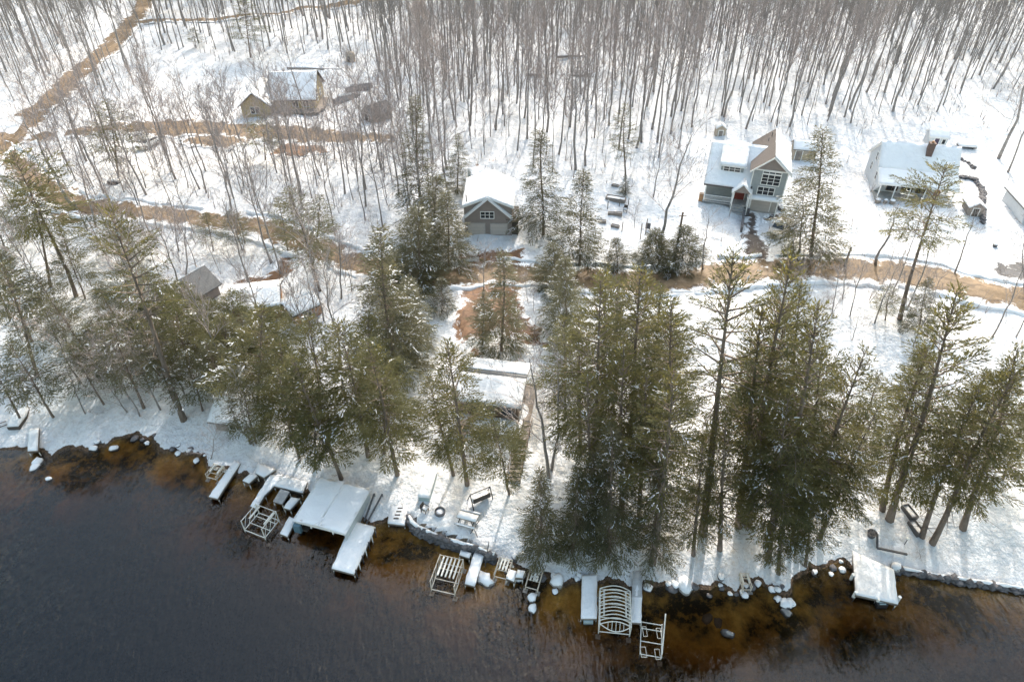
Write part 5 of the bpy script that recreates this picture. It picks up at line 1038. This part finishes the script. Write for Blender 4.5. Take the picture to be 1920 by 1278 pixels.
# ------------------------------------------------------------------ notable bare trees
def BP(items, protos, name, group=None):
    for (base, top, sp, gi, lab) in items:
        t = bare_px(protos[RND.randrange(len(protos))], name, lab, base, top, sp, group, gi); KEEP.append((t.location.x, t.location.y, 1.5))
BP([((145,392),(20,200),1.3,2.0,'big many limbed bare tree leaning left over the lake road'),((1236,472),(1298,225),1.2,1.7,'large bare tree rising out of the round yew'),
    ((1318,505),(1335,395),1.5,1.3,'small bare tree in front of the grey house'),((1642,498),(1680,375),1.8,1.6,'crooked spreading bare tree below the white house'),
    ((1790,512),(1840,385),1.2,1.4,'bare tree with a few long limbs right of the white house'),((1700,580),(1765,385),.9,1.3,'straight bare trunk beside the leaning pine'),
    ((1672,560),(1740,380),.8,1.2,'slender bare trunk left of the leaning pine'),((1594,592),(1625,480),1.1,1.3,'twin bare trunk below the lake road'),((1860,632),(1935,470),1.0,1.4,'bare tree leaning right below the lake road at the right'),
    ((1905,632),(1965,500),1.0,1.2,'bare trunk at the right edge below the lake road'),((1028,895),(985,660),1.1,1.5,'left one of the grey bare trees right of the cabin'),((1034,880),(1040,640),1.1,1.3,'right one of the grey bare trees right of the cabin'),
    ((470,832),(418,745),1.6,1.8,'broken pale limbed bare tree by the left boat docks'),((475,835),(440,700),1.0,1.2,'straight bare trunk beside the broken pale tree'),((322,322),(250,120),1.25,1.4,'dark forked bare tree right of the white car'),((1500,470),(1505,330),1.3,1.2,'bare tree in front of the bushy conifer by the grey house'),
    ((1870,300),(1935,60),.9,2.2,'thick bare trunk at the right edge above the stair house'),((1890,322),(1960,120),.9,1.6,'leaning bare trunk just right of the thick one'),((1920,540),(1890,400),1.1,1.2,'thin bare tree before the stair house'),((1560,588),(1575,478),1.2,1.1,'forked bare tree on the bank just below the lake road'),((1640,606),(1692,468),1.0,1.3,'tall bare tree between the twin trunk and the leaning pine'),((1712,650),(1765,510),1.0,1.1,'bare tree beside the small dark conifer below the road'),((1500,565),(1512,468),1.2,1.0,'thin bare tree at the road behind the crowded pine clump'),
    ((100,782),(40,690),1.2,1.2,'leaning bare trunk at the far left shore'),((160,775),(110,660),1.0,1.2,'bare trunk leaning over the left shore'),((262,780),(190,650),1.0,1.2,'curved bare tree by the left shore rocks')], HWW, 'bare_tree')
BP([((395,860),(405,790),1.5,1.0,'bushy grey bare shrub beside the first narrow dock'),((335,470),(325,360),1.6,1.2,'dense pinkish bare tree above the lake road at the left'),((350,520),(340,385),1.5,1.2,'dense bare tree beside the grey roofed house'),((265,700),(240,570),1.7,1.2,'dense brownish bare tree below the small snow roofed shed'),((640,560),(640,420),1.4,1.1,'dense pinkish bare tree left of the snow flecked hemlock'),((1225,370),(1250,250),1.2,1.2,'reddish bushy bare tree in the yard left of the grey house'),((1725,1046),(1724,1028),2.2,1.0,'small round bare shrub on the snow above the seawall'),((905,560),(908,455),1.5,1.0,'fine twigged bare tree in the brown clearing'),((1490,480),(1490,400),1.6,1.0,'bare thicket by the beige pickup'),((1700,560),(1690,500),2.0,1.0,'bare thicket beside the lake road at the right'),((1580,560),(1585,490),2.0,1.0,'low bare thicket below the lake road'),((60,250),(60,140),1.3,1.0,'pinkish bare tree beside the forest road'),((90,345),(80,215),1.4,1.1,'dense pinkish bare tree at the bend of the lake road')], HWB, 'bare_tree')

BRUSH = [(35,640),(110,610),(225,690),(300,640),(150,720),(330,700),(250,745),(420,700),(60,745),(120,500),(240,540),(270,470),(330,430),(400,500),(450,480),(630,480),(660,520),(560,330),(490,345),(420,330),(350,360),(80,330),(250,380),(180,360),(700,300),(720,380),(640,400),(590,420),(300,770),(250,770),(1500,540),(1630,560),(1700,600),(1560,600),(1480,560),(1000,640),(1080,700),(1040,760),(1230,330),(1190,420),(1290,330),(930,520),(960,640),(980,560),(1740,530),(1660,480),(1530,520),(1600,540),(1660,540),(1720,570),(1590,640),(1520,590),(1010,590),(850,600),(700,450),(560,420),(500,460),(300,330),(440,300),(560,300),(620,310),(680,330),(200,300),(120,200),(50,180),(90,120),(180,260),(520,240),(400,260),(640,150)]
for i, (u, v) in enumerate(BRUSH):
    b = G(u+RND.uniform(-12,12), v+RND.uniform(-8,8)); H = RND.uniform(4, 10) if u < 760 else RND.uniform(2.5, 5)
    lab, grp = ('bushy many twigged bare tree among the left woods', 'bushy bare trees of the left woods') if u < 760 else ('low twiggy bare bush on the snow right of the centre', 'twiggy bushes right of the centre')
    bare_tree(HWB[i % 3], 'bare_bush', lab, b, H, RND.uniform(1.2, 1.7), (RND.gauss(0,.1), 0), grp, 'bush', 1.0)
for i, (u, v) in enumerate([(455,282),(492,292),(535,285),(578,290),(622,300),(655,275),(430,300),(380,270),(700,290),(345,300),(515,320),(600,330),(420,340),(670,340),(300,310)]):
    b = G(u+RND.uniform(-6,6), v+RND.uniform(-6,6)); t = bare_tree(HWW[i % 4], 'bare_tree', 'wide forked bare tree standing along the drive in front of the yellow house', b, RND.uniform(11, 15), 1.2, (RND.gauss(-.05,.05), RND.gauss(0,.04)), 'forked trees before the yellow house', 'tree', 1.1); KEEP.append((b[0], b[1], 1.5))
CT('dark', [((1722,622),(1742,520),30,'small dark conifer below the lake road at the right')], 'spruce_tree', '', None)
CT('thin', [((1660,600),(1672,535),26,'scraggly little conifer left of the small dark one')], 'conifer_tree', '', None)
# ------------------------------------------------------------------ the bare forest
ROADALL = np.concatenate(ROADPTS)
EXCL = [[(265,120),(330,95),(470,115),(620,95),(700,170),(740,235),(690,265),(420,300),(230,275),(180,240),(330,215),(440,200),(430,160),(300,190)],
        [(855,300),(985,300),(1000,460),(850,460)],[(1110,355),(1230,340),(1310,262),(1500,262),(1560,420),(1560,520),(1110,520)],[(1590,255),(1640,225),(1760,215),(1860,250),(1925,320),(1925,600),(1600,600)],[(1130,300),(1215,300),(1230,400),(1120,400)]]
def free(x, y, u, v):
    if np.min(np.hypot(ROADALL[:, 0]-x, ROADALL[:, 1]-y)-ROADALL[:, 2]/2) < 1.0: return False
    for a, b, r in KEEP:
        if (a-x)**2+(b-y)**2 < r*r: return False
    for poly in EXCL:
        if inside(poly, np.array([u]), np.array([v]))[0]: return False
    return True
cand = []
def scatter(x0, x1, y0, y1, step, keep, zone):
    y = y0
    while y < y1:
        x = x0
        while x < x1:
            a = x+RND.uniform(-.5, .5)*step; b = y+RND.uniform(-.5, .5)*step; z = gz(a, b); u, v = proj((a, b, z))
            if keep(a, b, u, v) and free(a, b, u, v): cand.append((a, b, z, u, v, zone))
            x += step
        y += step
def up_edge(u): return np.interp(u, [-200,0,250,300,480,700,760,860,960,1080,1200,1300,1400,1500,1640,1760,1860,2100], [215,210,175,110,105,120,330,318,322,345,330,262,250,255,245,222,170,190])
scatter(-190, 190, 100, 268, 3.5, lambda a, b, u, v: -120 < u < 2040 and v < up_edge(u) and RND.random() < .86, 'forest')
scatter(-95, -8, 84, 128, 3.2, lambda a, b, u, v: -40 < u < 860 and up_edge(u) < v < 440 and RND.random() < .8, 'left')
scatter(-75, -10, 56, 90, 4.8, lambda a, b, u, v: -40 < u < 700 and 430 < v < 760 and RND.random() < .6, 'lower')
zones = {
 'forest_right': ('tall bare grey hardwood in the snowy forest behind the grey and white houses', 'bare trees of the forest behind the two right houses'),
 'forest_mid': ('tall bare grey hardwood in the snowy forest behind the garage', 'bare trees of the forest behind the garage'),
 'forest_left': ('tall bare hardwood in the woods along the upper dirt road', 'bare trees along the upper dirt road'),
 'left': ('bare forked hardwood on the snowy slope around the yellow house drive', 'bare trees around the yellow house drive'),
 'lower': ('slender bare hardwood among the pines of the left shore woods', 'bare trees among the left shore pines')}
def zone_of(c):
    if c[5] != 'forest': return c[5]
    return 'forest_left' if c[3] < 700 else 'forest_mid' if c[3] < 1260 else 'forest_right'
cand.sort(key=lambda c: c[1])
vis = [c for c in cand if c[4] > -6 and -5 < c[3] < 1925]
INDIV = set(id(c) for c in vis[:240]); rest = [c for c in cand if id(c) not in INDIV]
def forest_dims(c):
    H = RND.uniform(17, 24) if c[5] == 'forest' else RND.uniform(13, 19)
    if RND.random() < .30: H *= .6
    return H, RND.uniform(.5, 1.4)*(.6 if H < 14 and c[5] == 'forest' else 1)*(1.15 if c[5] == 'forest' else 1), (RND.gauss(0, .035), RND.gauss(0, .035))
for c in cand:
    if id(c) in INDIV:
        H, g, ln = forest_dims(c); lab, grp = zones[zone_of(c)]
        pr = HW if c[5] != 'left' or RND.random() < .45 else HWW
        bare_tree(pr[RND.randrange(len(pr))], 'bare_tree', lab, c[:3], H, 1.0 if pr is HW else 1.15, ln, grp, 'tree', g)
bv = []; bf = []; nb_ = 0
for _ in range(7000):                    # whips, saplings and weeds standing out of the snow
    a = RND.uniform(-150, 150); b = RND.uniform(60, 215); z = gz(a, b); u, v = proj((a, b, z))
    if not (-20 < u < 1940 and -5 < v < 700): continue
    wild = v < up_edge(u)+10 or (u < 760 and v > 250)
    if RND.random() > (.95 if wild else .22): continue
    if np.min(np.hypot(ROADALL[:, 0]-a, ROADALL[:, 1]-b)-ROADALL[:, 2]/2) < .3: continue
    h = RND.uniform(.6, 3.6); n = RND.randrange(2, 6); w_ = .018+.007*h
    for k in range(n):
        an = RND.uniform(0, 6.28); sp = RND.uniform(.05, .45)*h; c_, s_ = math.cos(an), math.sin(an); x1, y1 = a+c_*sp, b+s_*sp; hh = h*RND.uniform(.5, 1)
        bv += [(a-s_*w_, b+c_*w_, z-.05), (a+s_*w_, b-c_*w_, z-.05), (x1+s_*.006, y1-c_*.006, z+hh), (x1-s_*.006, y1+c_*.006, z+hh)]; bf.append((nb_, nb_+1, nb_+2, nb_+3)); nb_ += 4
br = link('undergrowth', np_mesh('undergrowth', np.array(bv), np.array(bf), [M_TWIG])); br['kind'] = 'stuff'; br['label'] = 'thin whips, saplings and weeds poking out of the forest snow'; br['category'] = 'undergrowth'
# the far part of the forest: one mass
fv = []; ft = []; off = 0
def mesh_np(me):
    a = np.empty(len(me.vertices)*3, np.float32); me.vertices.foreach_get('co', a)
    return a.reshape(-1, 3), [tuple(p.vertices) for p in me.polygons]
LOW = [hardwood(180+i, cb=.55, nb=14, twigs=3) for i in range(4)]
LOWN = []
for tkm, crm in LOW:
    a, fa = mesh_np(tkm); b, fb = mesh_np(crm)
    q = [f for f in fa if len(f) == 4]+[tuple(i+len(a) for i in f) for f in fb if len(f) == 4]
    LOWN.append((np.concatenate([a, b]), len(a), np.array(q)))
for c in rest:
    H, g, ln = forest_dims(c); v, na, q = LOWN[RND.randrange(4)]
    k = H/20; w_ = v.copy()*k; w_[:na, :2] *= g; an = RND.uniform(0, 6.28); ca, sa = math.cos(an), math.sin(an)
    x = w_[:, 0]*ca-w_[:, 1]*sa+w_[:, 2]*ln[0]; y = w_[:, 0]*sa+w_[:, 1]*ca+w_[:, 2]*ln[1]
    fv.append(np.stack([x+c[0], y+c[1], w_[:, 2]+c[2]], 1)); ft.append(q+off); off += len(v)
if fv:
    far = link('bare_forest', np_mesh('bare_forest', np.concatenate(fv), np.concatenate(ft), [M_BARKH]))
    far['kind'] = 'stuff'; far['label'] = 'countless more bare hardwoods of the snowy forest toward the top of the photo'; far['category'] = 'forest'
print('TREES', len(vis), len(cand), len(INDIV), len(rest))
# ------------------------------------------------------------------ settle the snow: uneven tops, soft ragged rims
import bmesh
seen = set()
for o in list(bpy.data.objects):
    if o.type != 'MESH' or o.data.name in seen: continue
    nm = o.name.split('.')[0]
    if nm not in ('roof_snow', 'snow_layer', 'snow_cap', 'snow_fill') or len(o.data.polygons) > 60: continue
    seen.add(o.data.name); bm = bmesh.new(); bm.from_mesh(o.data)
    ext = max(o.dimensions) if max(o.dimensions) > 0 else 1
    bmesh.ops.triangulate(bm, faces=[f for f in bm.faces if len(f.verts) > 4])
    for _ in range(3 if ext < 4 else 4):
        lim = .45 if nm != 'roof_snow' else .6; es = [e for e in bm.edges if e.calc_length() > lim]
        if es: bmesh.ops.subdivide_edges(bm, edges=es, cuts=1, use_grid_fill=True)
    bm.normal_update(); sd_ = Vector((sum(map(ord, o.name)) % 97, 0, 3)); am = .055 if nm != 'roof_snow' else .07
    for v in bm.verts:
        if v.normal.z > .25:
            rim = v.normal.z < .93; n1 = mnoise.noise_vector(v.co*1.7+sd_); n2 = mnoise.noise_vector(v.co*.6+sd_)
            v.co += Vector((n1.x*am*(1.3 if rim else .3), n1.y*am*(1.3 if rim else .3), (n1.z*.6+n2.z)*am*.8-(.03 if rim else 0)))
    bm.to_mesh(o.data); bm.free(); o.data.polygons.foreach_set('use_smooth', [True]*len(o.data.polygons)); o.data.update()
# ------------------------------------------------------------------ light, sky, camera
SUN_EL, SUN_AZ = rad(37), rad(13)
wd = bpy.data.worlds.new('World'); scene.world = wd; wd.use_nodes = True; nt = wd.node_tree
bg = nt.nodes['Background']; sky = nt.nodes.new('ShaderNodeTexSky'); sky.sky_type = 'NISHITA'; sky.sun_disc = False
sky.sun_elevation = SUN_EL; sky.sun_rotation = SUN_AZ; sky.air_density = 2.3; sky.dust_density = 5.5; sky.ozone_density = 2.0
nt.links.new(sky.outputs[0], bg.inputs['Color']); bg.inputs['Strength'].default_value = .15
sl = bpy.data.lights.new('sun', 'SUN'); sl.energy = 2.0; sl.angle = rad(.6); sl.color = (1, .965, .92)
so = bpy.data.objects.new('sun', sl); COL.objects.link(so); so.location = (0, 0, 120)
sd = Vector((math.sin(SUN_AZ)*math.cos(SUN_EL), math.cos(SUN_AZ)*math.cos(SUN_EL), math.sin(SUN_EL)))
so.rotation_euler = (-sd).to_track_quat('-Z', 'Y').to_euler()
cam = bpy.data.cameras.new('camera'); co = bpy.data.objects.new('camera', cam); COL.objects.link(co)
co.location = (0, 0, CAMH); co.rotation_euler = (rad(90)-PITCH, 0, 0); cam.sensor_width = 36; cam.lens = FOC/1920*36; cam.clip_end = 6000; cam.clip_start = .5
scene.camera = co
vs_ = scene.view_settings; vs_.view_transform = 'Standard'; vs_.look = 'None'; vs_.exposure = 1.36; vs_.gamma = 1
scene.cycles.max_bounces = 6; scene.cycles.diffuse_bounces = 4; scene.cycles.transparent_max_bounces = 12; scene.cycles.use_denoising = True
scene.cycles.denoiser = 'OPENIMAGEDENOISE'; scene.cycles.denoising_input_passes = 'RGB_ALBEDO_NORMAL'; scene.cycles.denoising_prefilter = 'ACCURATE'
